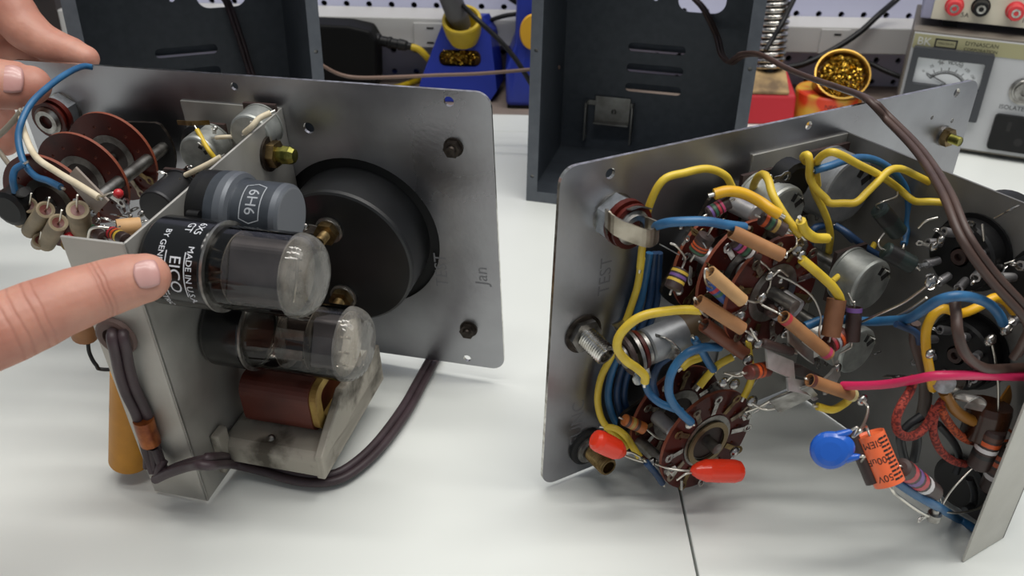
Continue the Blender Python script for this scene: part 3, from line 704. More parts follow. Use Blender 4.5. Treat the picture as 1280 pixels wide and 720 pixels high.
wire(UL, [F.pc(380, 284, 29), F.pc(366, 279, 32), F.pc(350, 272, 34), F.w(150, 100, 36)], 1.25, PINK, 'pink wire on the upper meter terminal', ends=False)

# U-shaped chassis
BB, TT, CD, AP, AF = 0, 136.2, 120, 144, 118
BB = 7.5
mb = MB()
mb.fbox(F, AP-1.1, AP, BB, TT, 0, CD, ALU2); mb.fbox(F, 92, AP, BB, TT, 0, 1.1, ALU2)
gr = F.l(F.pc(147, 419, CD)); ga, gb = gr.x, gr.y
mb2 = MB().plate(rrect(AF, BB, AP, TT, 0), [circ(ga, gb, 5.2, 20), circ(*F.l(F.pc(172, 484, CD))[:2], 1.5, 10)], lambda x, y, d: F.w(x, y, CD-1.1+d), 1.1, ALU2)
ch = obj('chassis', mb, UL, .25); obj('front_flange', mb2, ch)
mb = MB().lathe(F.w(ga, gb, CD-3), F.c, [(0, 5.2), (0, 7), (2.8, 7), (3.2, 8.4), (5, 8), (5.6, 6.8), (5.6, 4.6), (-2, 4.4)], mat('brown rubber', '#5d4a45', .6), 28, caps=False); obj('grommet', mb, ch)
# bolt through the plate near the panel
p = F.pa(336, 192, AP)
mb = MB().lathe(p, F.a, [(0, 8), (1.2, 8), (1.2, 4)], DKMET, 24); mb.hexnut(p+F.a*1.2, F.a, 6.2, 3.6, BRASS); mb.lathe(p+F.a*4.8, F.a, [(0, 3.6), (2.5, 3.6), (2.6, 4.4), (6, 4.2), (8, 3), (8, 0)], BRASSG, 8, smooth=False); obj('plate_bolt', mb, UL, .3)

# tubes
GLASS = thin_glass('tube glass', '#d9d5cf'); SMOKE = thin_glass('smoked tube glass', '#8d8782'); DOME = thin_glass('frosted dome', '#d6d1c9', .14)
TPLATE = mat('tube plate', '#7a787f', .45, .5, '#615f66', 60); MICA = thin_glass('mica', '#e6e2da', .35, '#cfcac4'); 
def vacuum_tube(b, c, L, rb, rg, lb, label, printing):
    p = F.w(AP, b, c); t = bpy.data.objects.new('vacuum_tube', None); COL.objects.link(t); t.parent = UL; t.location = p*S-origin(UL); t['label'] = label; t.empty_display_size = .01
    bpy.context.view_layer.update()
    mb = MB().lathe(p, F.a, [(0, rb-3), (.8, rb-.8), (2.5, rb), (lb-1.5, rb), (lb-.4, rb-.3), (lb, rb-1.2), (lb-.5, rg-.6)], BLKG, 56)
    if printing:
        mb.text_round('MADE IN U.S.A.', p+F.a*(lb-5), F.a, F.b, R_(74), rb+.05, 3.4, WHITE_INK)
        mb.text_round('EICO', p+F.a*(lb-10.5), F.a, F.b, R_(72), rb+.05, 6.2, WHITE_INK)
        for q in (-1, 1): mb.lathe(p+F.a*(lb-10.5+q*3.6), F.a, [(0, rb+.04), (.5, rb+.04)], WHITE_INK, 56, caps=False) if False else None
        mb.text_round('BY GENERAL ELECTRIC', p+F.a*(lb-16.5), F.a, F.b, R_(70), rb+.05, 3.2, WHITE_INK)
        mb.text_round('6X5', p+F.a*(lb-5.5), F.a, F.b, R_(6), rb+.05, 4, WHITE_INK); mb.text_round('GT', p+F.a*(lb-9.5), F.a, F.b, R_(6), rb+.05, 4, WHITE_INK)
        vs = []                                   # outline box around the name
        for k in range(29):
            ph = R_(72)+(k/28-.5)*17/rb
            for tq in (lb-14.4, lb-14.0, lb-6.8, lb-6.4): vs.append(p+F.a*tq+(F.b*cos(ph)+F.c*sin(ph))*(rb+.05))
        mb.add(vs, [(4*k+j, 4*k+j+1, 4*k+j+5, 4*k+j+4) for k in range(28) for j in (0, 2)], WHITE_INK)
    obj('tube_base', mb, t)
    mb = MB().lathe(p+F.a*(lb-.6), F.a, [(0, rb+.25), (1.1, rb+.3), (1.2, rg-.5), (0, rg-.5), (0, rb+.25)], STEEL, 56, caps=False); obj('base_ring', mb, t)
    dome = [(L-8+8*sin(a), (rg-7)+7*cos(a)) for a in [R_(10*i) for i in range(10)]]
    mb = MB().lathe(p+F.a*.0, F.a, [(lb-1, rg-.5), (lb+3, rg), (L-8, rg)], GLASS, 48, caps=False)
    mb.lathe(p, F.a, dome+[(L+.2, rg*.25), (L+.2, 0)], DOME, 48, caps=False); obj('glass_envelope', mb, t)
    return t, p
t1, p1 = vacuum_tube(120, 103.5, 63, 16.6, 15.4, 26.5, 'upper vacuum tube with white printing on its black base', True)
mb = MB()                                       # electrode stack: flattened dark plate between mica discs
u, v = (F.b*.5+F.c*.87), (F.b*.87-F.c*.5)
def ebox(p, t0, t1, hu, hv, mt, mb, r=0):
    o = rrect(-hu, -hv, hu, hv, r or min(hu, hv)*.6, 6); mb.plate(o, [], lambda x, y, d: p+F.a*(t0+d)+u*x+v*y, t1-t0, mt)
ebox(p1, 33, 54, 9.5, 11.5, TPLATE, mb, 4)
for d_ in (-5, 0, 5): mb.rod(p1+F.a*28+v*d_, p1+F.a*33+v*d_, .5, WIRE_T, 6)
obj('plate', mb, t1)
mb = MB().lathe(p1+F.a*32.3, F.a, [(0, 13.6), (.4, 13.6)], MICA, 32); mb.lathe(p1+F.a*54.2, F.a, [(0, 13.8), (.4, 13.8)], MICA, 32); obj('mica_spacer', mb, t1)
mb = MB()
for d_ in (-6, -2, 2, 6): mb.rod(p1+F.a*54.5+v*d_+u*3, p1+F.a*57.5+v*d_+u*3, .45, CHROME, 6)
mb.tube([p1+F.a*56+v*-9+u*4, p1+F.a*57.5+u*6, p1+F.a*56+v*9+u*4], .6, CHROME, 6); obj('support_wire', mb, t1)
mb = MB()
for d_ in (-7, -3, 3, 7): mb.tube([p1+F.a*22+v*d_*.6, p1+F.a*28+v*d_*.8+u*3, p1+F.a*33+v*d_+u*2], .5, WIRE_T, 6)
obj('stem_wire', mb, t1)
t2, p2 = vacuum_tube(74, 83, 66.5, 16.2, 15.4, 19, 'lower vacuum tube with plain black base', False)
mb = MB()
ebox(p2, 47, 58, 8.5, 10, TPLATE, mb, 2); ebox(p2, 34, 44, 5, 8, mat('dark electrode', '#2e2624', .5), mb, 2); obj('plate', mb, t2)
mb = MB()
for q in (33, 45.5, 58.4): mb.lathe(p2+F.a*q, F.a, [(0, 13.4), (.4, 13.4)], MICA, 32)
obj('mica_spacer', mb, t2)
mb = MB()
for d_ in (-8, -3, 3, 8):
    mb.rod(p2+F.a*32+v*d_+u*4, p2+F.a*61+v*d_+u*4, .5, CHROME, 6)
obj('support_wire', mb, t2)
mb = MB()
for d_ in (-6, 2): mb.box(p2+F.a*38+v*d_+u*8, F.a*5, v*2, u*.3, STEEL)
obj('shield_strip', mb, t2)
# metal can tube
pm = F.w(AP, 123.5, 71); tm = bpy.data.objects.new('metal_tube', None); COL.objects.link(tm); tm.parent = UL; tm.location = pm*S-origin(UL); tm['label'] = 'stubby slate grey metal can tube'; tm.empty_display_size = .01
bpy.context.view_layer.update()
mb = MB().lathe(pm, F.a, [(0, 11), (0, 15.2), (3, 15.4), (9.5, 15.4), (10, 14.8)], BLK, 44); obj('tube_base', mb, tm)
mb = MB().lathe(pm+F.a*8, F.a, [(0, 15.6), (4, 15.8), (7, 15.8, CANRIM), (8.5, 15.2, CANRIM), (9.4, 13.6, CANRIM), (10, 13), (26, 13), (28.2, 12.7, CANRIM), (29.2, 11.6, CANRIM), (29.4, 11, mat('grey can top', '#6d7075', .5, .2)), (29.6, 0, mat('grey can top', '#6d7075', .5, .2))], DKCAN, 48)
mb.text_round('6H6', pm+F.a*26, F.a, F.b, R_(38), 13.06, 6.4, GREY_INK)
for tq in (21.7, 29.8):
    vs = []
    for k in range(15):
        ph = R_(38)+(k/14-.5)*14.5/13
        for e in (0, .4): vs.append(pm+F.a*(tq+e)+(F.b*cos(ph)+F.c*sin(ph))*13.06)
    mb.add(vs, [(2*k, 2*k+1, 2*k+3, 2*k+2) for k in range(14)], GREY_INK)
for s in (-1, 1):
    ph = R_(38)+s*7.25/13; e = (F.b*cos(ph)+F.c*sin(ph))*13.06; tg = (-F.b*sin(ph)+F.c*cos(ph))
    mb.add([pm+F.a*21.7+e, pm+F.a*25.9+e+tg*(s*1.6), pm+F.a*30.2+e, pm+F.a*30.2+e-tg*(s*.4), pm+F.a*25.9+e+tg*(s*1.2), pm+F.a*21.7+e-tg*(s*.4)], [(0, 1, 4, 5), (1, 2, 3, 4)], GREY_INK)
obj('can', mb, tm)
mb = MB().rod(F.w(AP+3, 123.5+6, 71+15.5), F.w(AP+8, 123.5+6, 71+15.5), 2, BLK, 10); obj('key', mb, tm)
# sockets carrying the tubes
for b, c in ((119, 103.5), (77.5, 81), (123.5, 71)):
    mb = MB().lathe(F.w(AP-4, b, c), F.a, [(0, 11), (3, 12.5), (4.2, 12.5)], BLK, 24); so = obj('tube_socket', mb, UL)

# transformer: dirty pale frame, red-brown coil
TFM = mat('dirty painted steel', '#a29c90', .6, .25, '#4f493f', 60, 9, .36, .52, .3, 120); COILB = mat('red brown coil wrap', '#5a2416', .5, 0, '#45190f', 40); TAPE = mat('yellowed paper edge', '#b3954c', .7, 0, '#8a6a30', 120)
tf = bpy.data.objects.new('transformer', None); COL.objects.link(tf); tf.parent = UL; tf.location = F.w(167, 14, 70)*S-origin(UL); tf['label'] = 'power transformer with scuffed pale frame'; tf.empty_display_size = .01
bpy.context.view_layer.update()
sec = [(15, 104), (15, 36), (27, 36), (27, 100), (25.5, 103.5)]       # (b, c) section of the frame
mb = MB().prism([F.w(AP+.5, b, c) for b, c in sec], F.a*48, TFM); obj('frame', mb, tf, 2.5, seg=3)
mb = MB().fbox(F, AP-0.5, AP+3, 12, 22, 30, 108, TFM)
mb.fbox(F, AP, AP+4, 18, 34, 100, 108, TFM); obj('mounting_foot', mb, tf, 1)
mb = MB().plate(rrect(44, 27.2, 92, 52, 7, 6), [], lambda c, b, d: F.w(152+d, b, c), 32, COILB); obj('coil', mb, tf, 1)
mb = MB().plate(rrect(45, 28, 91, 51, 6.5, 6), [rrect(50, 32, 86, 47, 4, 5)], lambda c, b, d: F.w(184+d, b, c), 3, TAPE); obj('coil_end', mb, tf)
mb = MB().ball(F.w(166, 27, 97), 2, STEEL); obj('rivet', mb, tf)
mb = MB().prism([F.w(188.5, b, c) for b, c in ((15, 104), (27, 103), (42, 76), (36, 36), (15, 36))], F.a*4, TFM); obj('end_plate', mb, tf, .8)

# orange paper capacitor left of the front flange, standing towards the bench
ca0 = F.pc(162, 574, 112); cb0 = F.pc(166, 464, 109)
d = (cb0-ca0).normalized(); L = (cb0-ca0).length
mb = MB().lathe(ca0, d, [(1.5, 0, DKBRN), (1, 7.2, DKBRN), (0, 7.8), (0, 8.6), (L, 8.6), (L, 7.8), (L-1, 7, DKBRN), (L-1, 0, DKBRN)], AMBER, 36)
mb.text_round('lilililil', ca0+d*(L-20), -d, F.c, R_(62), 8.65, 3.2, BLACK_INK)
for k in range(7):
    ph = R_(-30); e = d.cross(F.c)
o = obj('wax_capacitor', mb, UL, label='amber wax capacitor standing behind the front flange'); lead([ca0+d, ca0-d*.6+F.a*3, F.w(114, 8.2, 110), F.w(124, 10, 114)], o, .6)
p = F.pc(106, 420, 108); mb = MB().lathe(p, (F.b*.9+F.a*.3), [(0, 2.5), (0, 5), (11, 5), (11, 2)], TAN, 18); obj('paper_capacitor', mb, UL)
wire(UL, [F.pc(110, 430, 106), F.pc(112, 442, 107), F.pc(120, 456, 108), F.pc(132, 462, 106), F.w(125, 62, 100)], 1.0, mat('black wire', '#15171a', .5), 'black wire loop under the finger', ends=False)

# twin cord through the grommet, copper sleeve, then across the bench
up = lambda px, py, c: F.pc(px, py, c)
pts = [F.w(ga, gb+1, CD-14), F.w(ga, gb+1, CD-3), up(147, 420, CD+5), up(151, 440, CD+6), up(156, 465, CD+4.5), up(164, 490, CD+3.5), up(176, 515, CD+3), up(184, 540, CD+3.2), up(190, 565, CD+3.4), up(198, 588, CD+5)]
cd = bpy.data.objects.new('power_cord', None); COL.objects.link(cd); cd.parent = UL; cd.location = (pts[2]*S)-origin(UL); cd.empty_display_size = .01; bpy.context.view_layer.update()
mb = MB()
for q in (-1, 1): mb.tube(pts, 2.1, BRNP, 9, off=(q*1.9, 0))
for k in range(4): mb.tube([p+V((.6*k-1, .5, 0))-F.c*.3 for p in pts[4:8]], .7, BRNP, 6)
obj('doubled_cord', mb, cd)
COPPER = mat('copper tape', '#a5602e', .4, .5, '#74381a', 200)
mb = MB().tube([up(179, 524, CD+3.6), up(184, 540, CD+3.6), up(189, 554, CD+3.8)], 4.1, COPPER, 12); obj('copper_sleeve', mb, cd)
mb = MB()
for q, ln in ((-1.6, 1), (0.2, .6), (1.8, .8)): mb.tube([up(188, 560, CD+4)+F.a*q, up(191, 575, CD+5)+F.a*q*1.7, up(193, 586, CD+6)+F.a*q*2.2], 1.7, BRNP, 8)
mb.tube([up(205, 575, CD+4), up(200, 584, CD+6), up(196, 598, CD+7)], 1.9, BRNP, 8)
obj('cord_knot', mb, cd)
zr = lambda px, py, z: TAB(px, py, z)
pts = [up(198, 596, CD+6), up(215, 588, CD+7), up(240, 580, CD+8), up(262, 577, CD+9), zr(290, 576, 11), zr(330, 585, 7), zr(367, 596, 5.2), zr(400, 599, 5), zr(432, 591, 5), zr(470, 560, 5), zr(505, 514, 5), zr(527, 475, 5), zr(543, 446, 5), zr(556, 423, 5), zr(572, 403, 5)]
mb = MB()
for q in (-1, 1): mb.tube(pts, 2.0, BRNP, 9, off=(q*1.7, 0))
obj('trailing_cord', mb, cd)

# jack, switch and controls on the wiring side
ax_j = F.l(F.pc(80, 139, 1)); j = jack_open(UL, F, ax_j.x, ax_j.y, R_(30), 'open phone jack under the blue wire')
keep = {(0, 10), (0, 11), (1, 9), (1, 11), (2, 8), (2, 9), (2, 10)}
sw = switch(UL, F, 63, 114, [20, 42, 64], 22.5, R_(3), 66, 74, 7, 0, {(i, k) for i in range(3) for k in range(12)}-keep)
# pots beyond the plate edge
pot(UL, F, F.pc(247, 195, 22), 9.5, 14); pot(UL, F, F.pc(312, 170, 18), 10, 12)
pot(UL, F, F.pc(196, 262, 52), 9, 20, False, mat('black switch can', '#2a2a2c', .4, .5))
mb = MB().lathe(F.pc(255, 172, 8), F.c, [(0, 8), (6, 8), (7, 6), (8, 0)], BLK, 20); o = obj('slide_block', mb, UL)
mb = MB().ribbon([F.pc(222, 153, 12), F.pc(240, 154, 14), F.pc(262, 153, 12)], F.b*2.2, .5, BRASS); obj('contact_strip', mb, o)
for px, py, c in ((268, 167, 16), (230, 212, 30), (218, 222, 34), (148, 280, 60), (160, 285, 62), (175, 280, 60)):
    lug(UL, F.pc(px, py, c), (F.a*random.uniform(-1, 1)+F.b*.6+F.c*.4), F.a, 7, 3.4)
wire(UL, [F.pc(246, 162, 18), F.pc(254, 176, 21), F.pc(261, 188, 24), F.pc(268, 197, 24)], 1.35, YEL, 'short yellow wire by the pots')
wire(UL, [F.pc(270, 172, 18), F.pc(284, 171, 18), F.pc(297, 171, 16)], 1.2, CREAM)
wire(UL, [F.pc(306, 166, 26), F.pc(315, 158, 27), F.pc(324, 148, 24), F.pc(338, 141, 20)], 1.6, CREAM, 'cream wire bending over the plate edge')
wire(UL, [F.pc(232, 219, 34), F.pc(246, 212, 34), F.pc(262, 204, 32), F.pc(276, 196, 30)], 1.5, CREAM)
wire(UL, [F.pc(222, 228, 38), F.pc(214, 242, 40), F.pc(205, 254, 42), F.pc(196, 266, 44)], 1.4, CREAM)
wire(UL, [F.pc(128, 90, -6), F.pc(118, 85, -2), F.pc(104, 83, 4), F.pc(85, 91, 18), F.pc(62, 107, 32), F.pc(40, 128, 46), F.pc(27, 152, 56), F.pc(23, 175, 62), F.pc(30, 203, 68), F.pc(44, 220, 73), F.pc(60, 226, 76), F.pc(76, 234, 78)], 1.75, BLU, 'long blue wire arching over the panel top')
wire(UL, [F.pc(76, 240, 74), F.pc(30, 205, 72), F.pc(19, 212, 74), F.pc(16, 225, 76), F.pc(19, 240, 76)][1:], 1.75, BLU, 'short blue wire loop at the switch tail')
wire(UL, [F.pc(20, 258, 74), F.pc(8, 240, 70), F.pc(4, 226, 66), F.pc(26, 147, 46), F.pc(30, 138, 40), F.pc(27, 146, 46)][3:] + [F.pc(30, 165, 56), F.pc(44, 195, 68), F.pc(70, 214, 76), F.pc(100, 232, 84), F.pc(124, 247, 88)], 1.7, CREAM, 'long cream wire beside the blue one')
wire(UL, [F.pc(-20, 186, 40), F.pc(0, 168, 44), F.pc(14, 154, 46), F.pc(27, 138, 46)], 1.6, mat('grey beige wire', '#8e8474', .5), 'beige wire leaving at left')
wire(UL, [F.pc(-8, 180, 44), F.pc(4, 196, 46), F.pc(16, 212, 50), F.pc(30, 230, 52)], 1.4, mat('grey beige wire', '#8e8474', .5))
wire(UL, [F.pc(-30, 245, 60), F.pc(-5, 243, 64), F.pc(20, 241, 70), F.pc(34, 238, 72)], 2.2, mat('dark grey sleeve', '#3b3a3a', .5), 'dark grey sleeved wire leaving at left', ends=False)
wire(UL, [F.pc(26, 262, 74), F.pc(18, 246, 74), F.pc(30, 240, 76)], 2.4, mat('dark grey sleeve', '#3b3a3a', .5), ends=False)
# grey strap across the front wafer
mb = MB().prism([F.pc(96, 208, 72), F.pc(137, 250, 86), F.pc(122, 266, 86), F.pc(84, 222, 72)], F.c*1, mat('beige metal strap', '#8b8076', .5, .4)); obj('strap', mb, UL)
# short beige ceramic tube resistors at the tail
CER = mat('beige ceramic tube', '#95866b', .6, 0, '#766850', 90)
for (x0, y0), (x1, y1), c, r in (((57, 262), (38, 288), 80, 3.6), ((73, 278), (58, 304), 84, 3.7), ((97, 262), (104, 294), 86, 4.2), ((36, 256), (26, 276), 72, 3.4), ((50, 300), (48, 304), 78, 3)):
    p0, p1 = F.pc(x0, y0, c+3), F.pc(x1, y1, c-6); dd = (p1-p0).normalized(); L = (p1-p0).length
    mb = MB().lathe(p0, dd, [(.8, 0, REDBR), (.4, r*.62, REDBR), (0, r*.8, CER), (0, r, CER), (L, r, CER), (L, 0, CER)], CER, 18); o = obj('ceramic_resistor', mb, UL)
    lead([p0+dd, p0-dd*3, p0-dd*5+F.b*4+F.a*2], o)
mb = MB().ball(F.pc(88, 300, 86), 3.4, mat('red bead', '#b3262c', .25), 12); obj('bead', mb, UL)
mb = MB().ball(F.pc(148, 242, 88), 2, mat('red bead', '#b3262c', .25), 10); o = obj('bead', mb, UL); lead([F.pc(128, 246, 87), F.pc(138, 241, 89), F.pc(147, 242, 88)], o)
mb = MB().lathe(F.pc(28, 250, 70), F.c, [(0, 8), (8, 8), (9, 6), (9, 0)], BLK, 18); obj('lever_stop', mb, UL)
for k in range(16):
    px, py = random.uniform(95, 185), random.uniform(262, 296); c = random.uniform(60, 92)
    if k % 2: lug(UL, F.pc(px, py, c), V((random.uniform(-1, 1), random.uniform(-1, 1), .6)), F.a, 6, 3)
    else: blob(UL, F.pc(px, py, c), random.uniform(1, 1.8))
resistor(UL, F.pc(138, 290, 84), F.pc(158, 300, 90), 2.6, DKBRN, ['red', 'orange', 'yellow'])
resistor(UL, F.pc(112, 286, 82), F.pc(130, 297, 88), 2.4, DKBRN, ['green', 'brown'])
paper_cap(UL, F.pc(146, 285, 78), F.pc(176, 282, 72), 3.6, TANL, [F.pc(140, 284, 80)])
lead([F.pc(110, 298, 92), F.pc(113, 287, 94), F.pc(122, 284, 94), F.pc(136, 285, 92)], UL, .6)
# ------------------------------------------------------------------ right chassis, wiring side towards us
UR = thing('voltmeter_chassis', 'upright aluminium chassis densely wired with yellow and blue wires, at right', 'electronic chassis', FR.w(60, 0, 0))
F = FR; G = F.pc
pn = panel_plate(F, UR, [hl2 for hl2 in (circ(*F.l(G(763, 217))[:2], 2.2, 14), circ(*F.l(G(1011, 157))[:2], 1.9, 14), circ(*F.l(G(1196, 116))[:2], 2.2, 14), circ(*F.l(G(1165, 147))[:2], 1.1, 8), circ(*F.l(G(1190, 151))[:2], 1.2, 8))])
mb = MB()
mb.text('FUNC', G(722, 528, .08), F.b, -F.a, 9, SCRATCH); obj('scratched_lettering', mb, pn); mb = MB(); mb.text('TEST', G(757, 345, .08), F.b, -F.a, 8, SCRATCH); obj('scratched_lettering', mb, pn)
p = G(1180, 170); mb = MB().lathe(p, F.c, [(0, 5), (.8, 5), (.8, 3)], STEEL, 20); mb.hexnut(p+F.c*.8, F.c, 4.6, 3, BRASS); mb.thread(p+F.c*3.8, F.c, 2.4, 5, BRASSG); obj('hex_nut', mb, UR)
AP2, CD2 = 152, 120.5; ab = -1.6
ZC = lambda a, c: -(F.w(a, 0, c).z)/F.b.z
mb = MB(); bb = 0
pl = [(0, -.6), (0, 138.2), (CD2, 138.2), (CD2, -.8)]
mb.plate([(c, b) for c, b in pl], [circ(71, 112, 12, 24), circ(82, 72, 12, 24), circ(103, 112, 12, 24)], lambda c, b, d: F.w(AP2+d, b, c), 1.1, ALUD)
mb.fbox(F, 95, AP2, 0, 138.2, 0, 1.1, ALU2); ch = obj('chassis', mb, UR, .2)
mb = MB().prism([F.w(126, -.8, CD2), F.w(AP2+1, -.8, CD2), F.w(AP2+1, 138.2, CD2), F.w(126, 138.2, CD2)], -F.c*1.1, ALU2); obj('front_flange', mb, ch, .2)

# left edge of the panel: jack with leaf, threaded jack with can, lower threaded jack
q = F.l(G(766, 268)); j = jack_open(UR, F, q.x, q.y, R_(30), 'upper phone jack with a folded spring leaf')
mb = MB().ribbon([G(762, 290, 6), G(757, 272, 14), G(768, 282, 20), G(790, 292, 24), G(812, 298, 26), G(823, 290, 25), G(812, 284, 22), G(806, 282, 21)], F.d(-.1, 1, .05)*7.5, .7, mat('nickel silver leaf', '#a79f92', .32, 1., '#7b7468', 120)); obj('spring_leaf', mb, j)
mb = MB().ribbon([G(785, 262, 13), G(798, 258, 13.5), G(812, 261, 14)], F.d(.1, .3, 1)*3.4, .5, STEEL); obj('terminal', mb, j)
p = F.w(15.6, 75.5, 0)
j2 = bpy.data.objects.new('phone_jack', None); COL.objects.link(j2); j2.parent = UR; j2.location = p*S-origin(UR); j2['label'] = 'threaded jack in the middle of the panel edge'; j2.empty_display_size = .01
mb = MB().lathe(p, F.c, [(0, 8.6), (1, 8.6), (1, 6.5)], DKMET, 28); mb.hexnut(p+F.c*1, F.c, 7.4, 2.4, STEEL, 3); obj('nut', mb, j2)
ob_ = F.d(.15, -.25, 1).normalized()
mb = MB().thread(p+F.c*2, ob_, 4.6, 13, CHROME, 1.1, 3.2); obj('bush', mb, j2)
# bracket, washers and the grey can lying along the panel
mb = MB().prism([G(764, 405, 12), G(780, 398, 4), G(802, 430, 16), G(786, 440, 22)], F.c*1, STEEL); obj('bracket', mb, j2)
d = (G(885, 402, 24)-G(802, 436, 20)); L = d.length; d.normalize(); p0 = G(790, 441, 20)
mb = MB()
for k, (t, r, m2) in enumerate(((-3, 8.4, DKBRN), (0, 9.2, STEEL), (2.4, 8.2, WAFER), (4.4, 7.4, STEEL))): mb.lathe(p0+d*t, d, [(0, 0), (0, r), (1.4, r), (1.4, 0)], m2, 24)
mb.lathe(p0-d*3.4, -d, [(0, 5), (1, 5), (1.2, 2.6), (3, 2.4), (3, 0)], STEEL, 18); obj('washer_stack', mb, j2)
mb = MB().ribbon([p0+d*6+F.b*2, p0+d*8+F.b*7+F.c*3, p0+d*13+F.b*2+F.c*9, p0+d*11-F.b*2+F.c*10], F.d(.2, .2, 1)*4, .6, CHROME); obj('terminal', mb, j2)
mb = MB().ribbon([G(795, 442, 24), G(803, 458, 26), G(807, 474, 27)], F.d(1, .1, .2)*4.6, .7, STEEL); mb.lathe(G(800, 470, 28), F.c, [(0, 1.5), (0, 3.8), (.7, 3.8), (.7, 1.5)], CHROME, 16); obj('terminal', mb, j2)
mb = MB().lathe(p0+d*6.5, d, [(0, 0), (0, 6.6), (.8, 7.4), (L-1, 7.4), (L+4, 7.2), (L+5, 6.4), (L+5, 0)], CGREY, 30); cn = obj('can_capacitor', mb, UR, label='grey can lying across the panel'); 
mb = MB().lathe(p0+d*(L-8), d, [(0, 7.5), (9, 7.5)], mat('brown tape', '#5d4a33', .5, 0, '#4a3a28', 60), 30, caps=False); obj('tape', mb, cn)
p = G(733, 557); j3 = bpy.data.objects.new('phone_jack', None); COL.objects.link(j3); j3.parent = UR; j3.location = p*S-origin(UR); j3['label'] = 'lower brass jack beside the red capacitor'; j3.empty_display_size = .01
mb = MB().lathe(p, F.c, [(0, 9), (1.6, 9), (2.2, 8), (2.4, 6.5), (2.4, 0)], BLKM, 30); obj('washer', mb, j3)
mb = MB().lathe(p+F.c*2.4, F.c, [(0, 6.8), (1, 6.8), (1, 5.4), (2.4, 5.4), (2.4, 4.2)], STEEL, 26); mb.thread(p+F.c*4.6, F.c, 4.3, 12, BRASS, 1, 3); obj('bush', mb, j3)

# the two rotary switches
swA = switch(UR, F, 68, 104, [16, 30, 45], 23.5, R_(62), 46, 58, 7.5, R_(8))
swB = switch(UR, F, 59, 28, [14, 34], 24.5, R_(20), 36, 42, 7.5, R_(8))
mb = MB().plate(circ(0, 0, 11, 30), [circ(0, 0, 8.6, 30)], lambda x, y, d: F.w(59+x, 27+y, 36.2+d), .8, mat('tarnished ring', '#8b7a5e', .35, 1.)); obj('contact_ring', mb, swB)
# fat shaft sleeves showing between wafers
for px0, px1, c0, c1 in (((912, 262), (940, 272), 18, 29), ((945, 300), (958, 316), 31, 44)):
    pass
for (x0, y0, c0), (x1, y1, c1), r in (((915, 254, 18), (945, 268, 30), 3.6), ((872, 312, 17), (895, 328, 26), 3.8), ((928, 338, 32), (952, 352, 42), 4.2), ((975, 292, 32), (1000, 306, 44), 4.0), ((975, 372, 46), (998, 388, 54), 4.0), ((820, 520, 18), (842, 540, 30), 3.2), ((900, 330, 20), (920, 344, 30), 3.4)):
    p0, p1 = G(x0, y0, c0), G(x1, y1, c1); dd = (p1-p0); o = obj('sleeve', MB().lathe(p0, dd, [(0, r*.9), (.6, r), (dd.length-.6, r), (dd.length, r*.86), (dd.length, 0)], SLEEVE, 20), UR)

# potentiometers on the panel
pot(UR, F, G(982, 266, 24), 11, 17); pot(UR, F, G(1062, 240, 20), 15.2, 14, True, CGREY)
pot(UR, F, G(1090, 358, 48), 11.6, 13); pot(UR, F, G(1073, 440, 54), 10.8, 14)
mb = MB().lathe(G(978, 222, 12), F.c, [(0, 9), (7, 9), (8, 7), (8, 0)], BLK, 20); o = obj('slide_block', mb, UR)
lug(o, G(968, 225, 22), F.a, F.b, 8, 5, CHROME); blob(o, G(962, 222, 21), 1.4)

# tube sockets seen from below on the chassis plate
def tube_socket(b, c, r=14, mt=BLK, ph0=0.):
    p = F.w(AP2-.2, b, c); s = MB().lathe(p, -F.a, [(0, r+2), (1, r+2), (1, r), (8, r), (9, r-1), (9, 4), (6, 3.4), (6, 0)], mt, 32)
    so = obj('tube_socket', s, UR)
    for k in range(8):
        a = 2*pi*k/8+.2+ph0; e = F.b*cos(a)+F.c*sin(a); q = p-F.a*8.6+e*(r*.68)
        mb = MB().lathe(q, -F.a+e*.35, [(0, 1.7), (6, 1.9), (6, 1.1), (3, 1.1), (3, 0)], SLEEVE, 12); obj('pin', mb, so)
        lug(so, q-F.a*5, (-F.a+e*.8), F.b*-sin(a)+F.c*cos(a), 7, 2.6)
    mb = MB().lathe(p-F.a*6, -F.a, [(0, 3.2), (4, 3.2), (4, 1.6), (2, 1.4), (2, 0)], DKBRN, 14); obj('key', mb, so)
    return so
tube_socket(112, 71); tube_socket(72, 82, 15); tube_socket(112, 103, 14.5)
# tube bases on the far side, showing above the plate edge
for b, c, r, L in ((121, 74, 15.5, 12), (119, 104, 16, 26)):
    mb = MB().lathe(F.w(AP2+2, b, c), F.a, [(0, r-2), (1, r), (L-2, r), (L, r-1.5), (L, 0)], BLK, 36); obj('vacuum_tube', mb, UR, label='black tube base behind the chassis plate')

R = lambda *a: resistor(UR, *a)
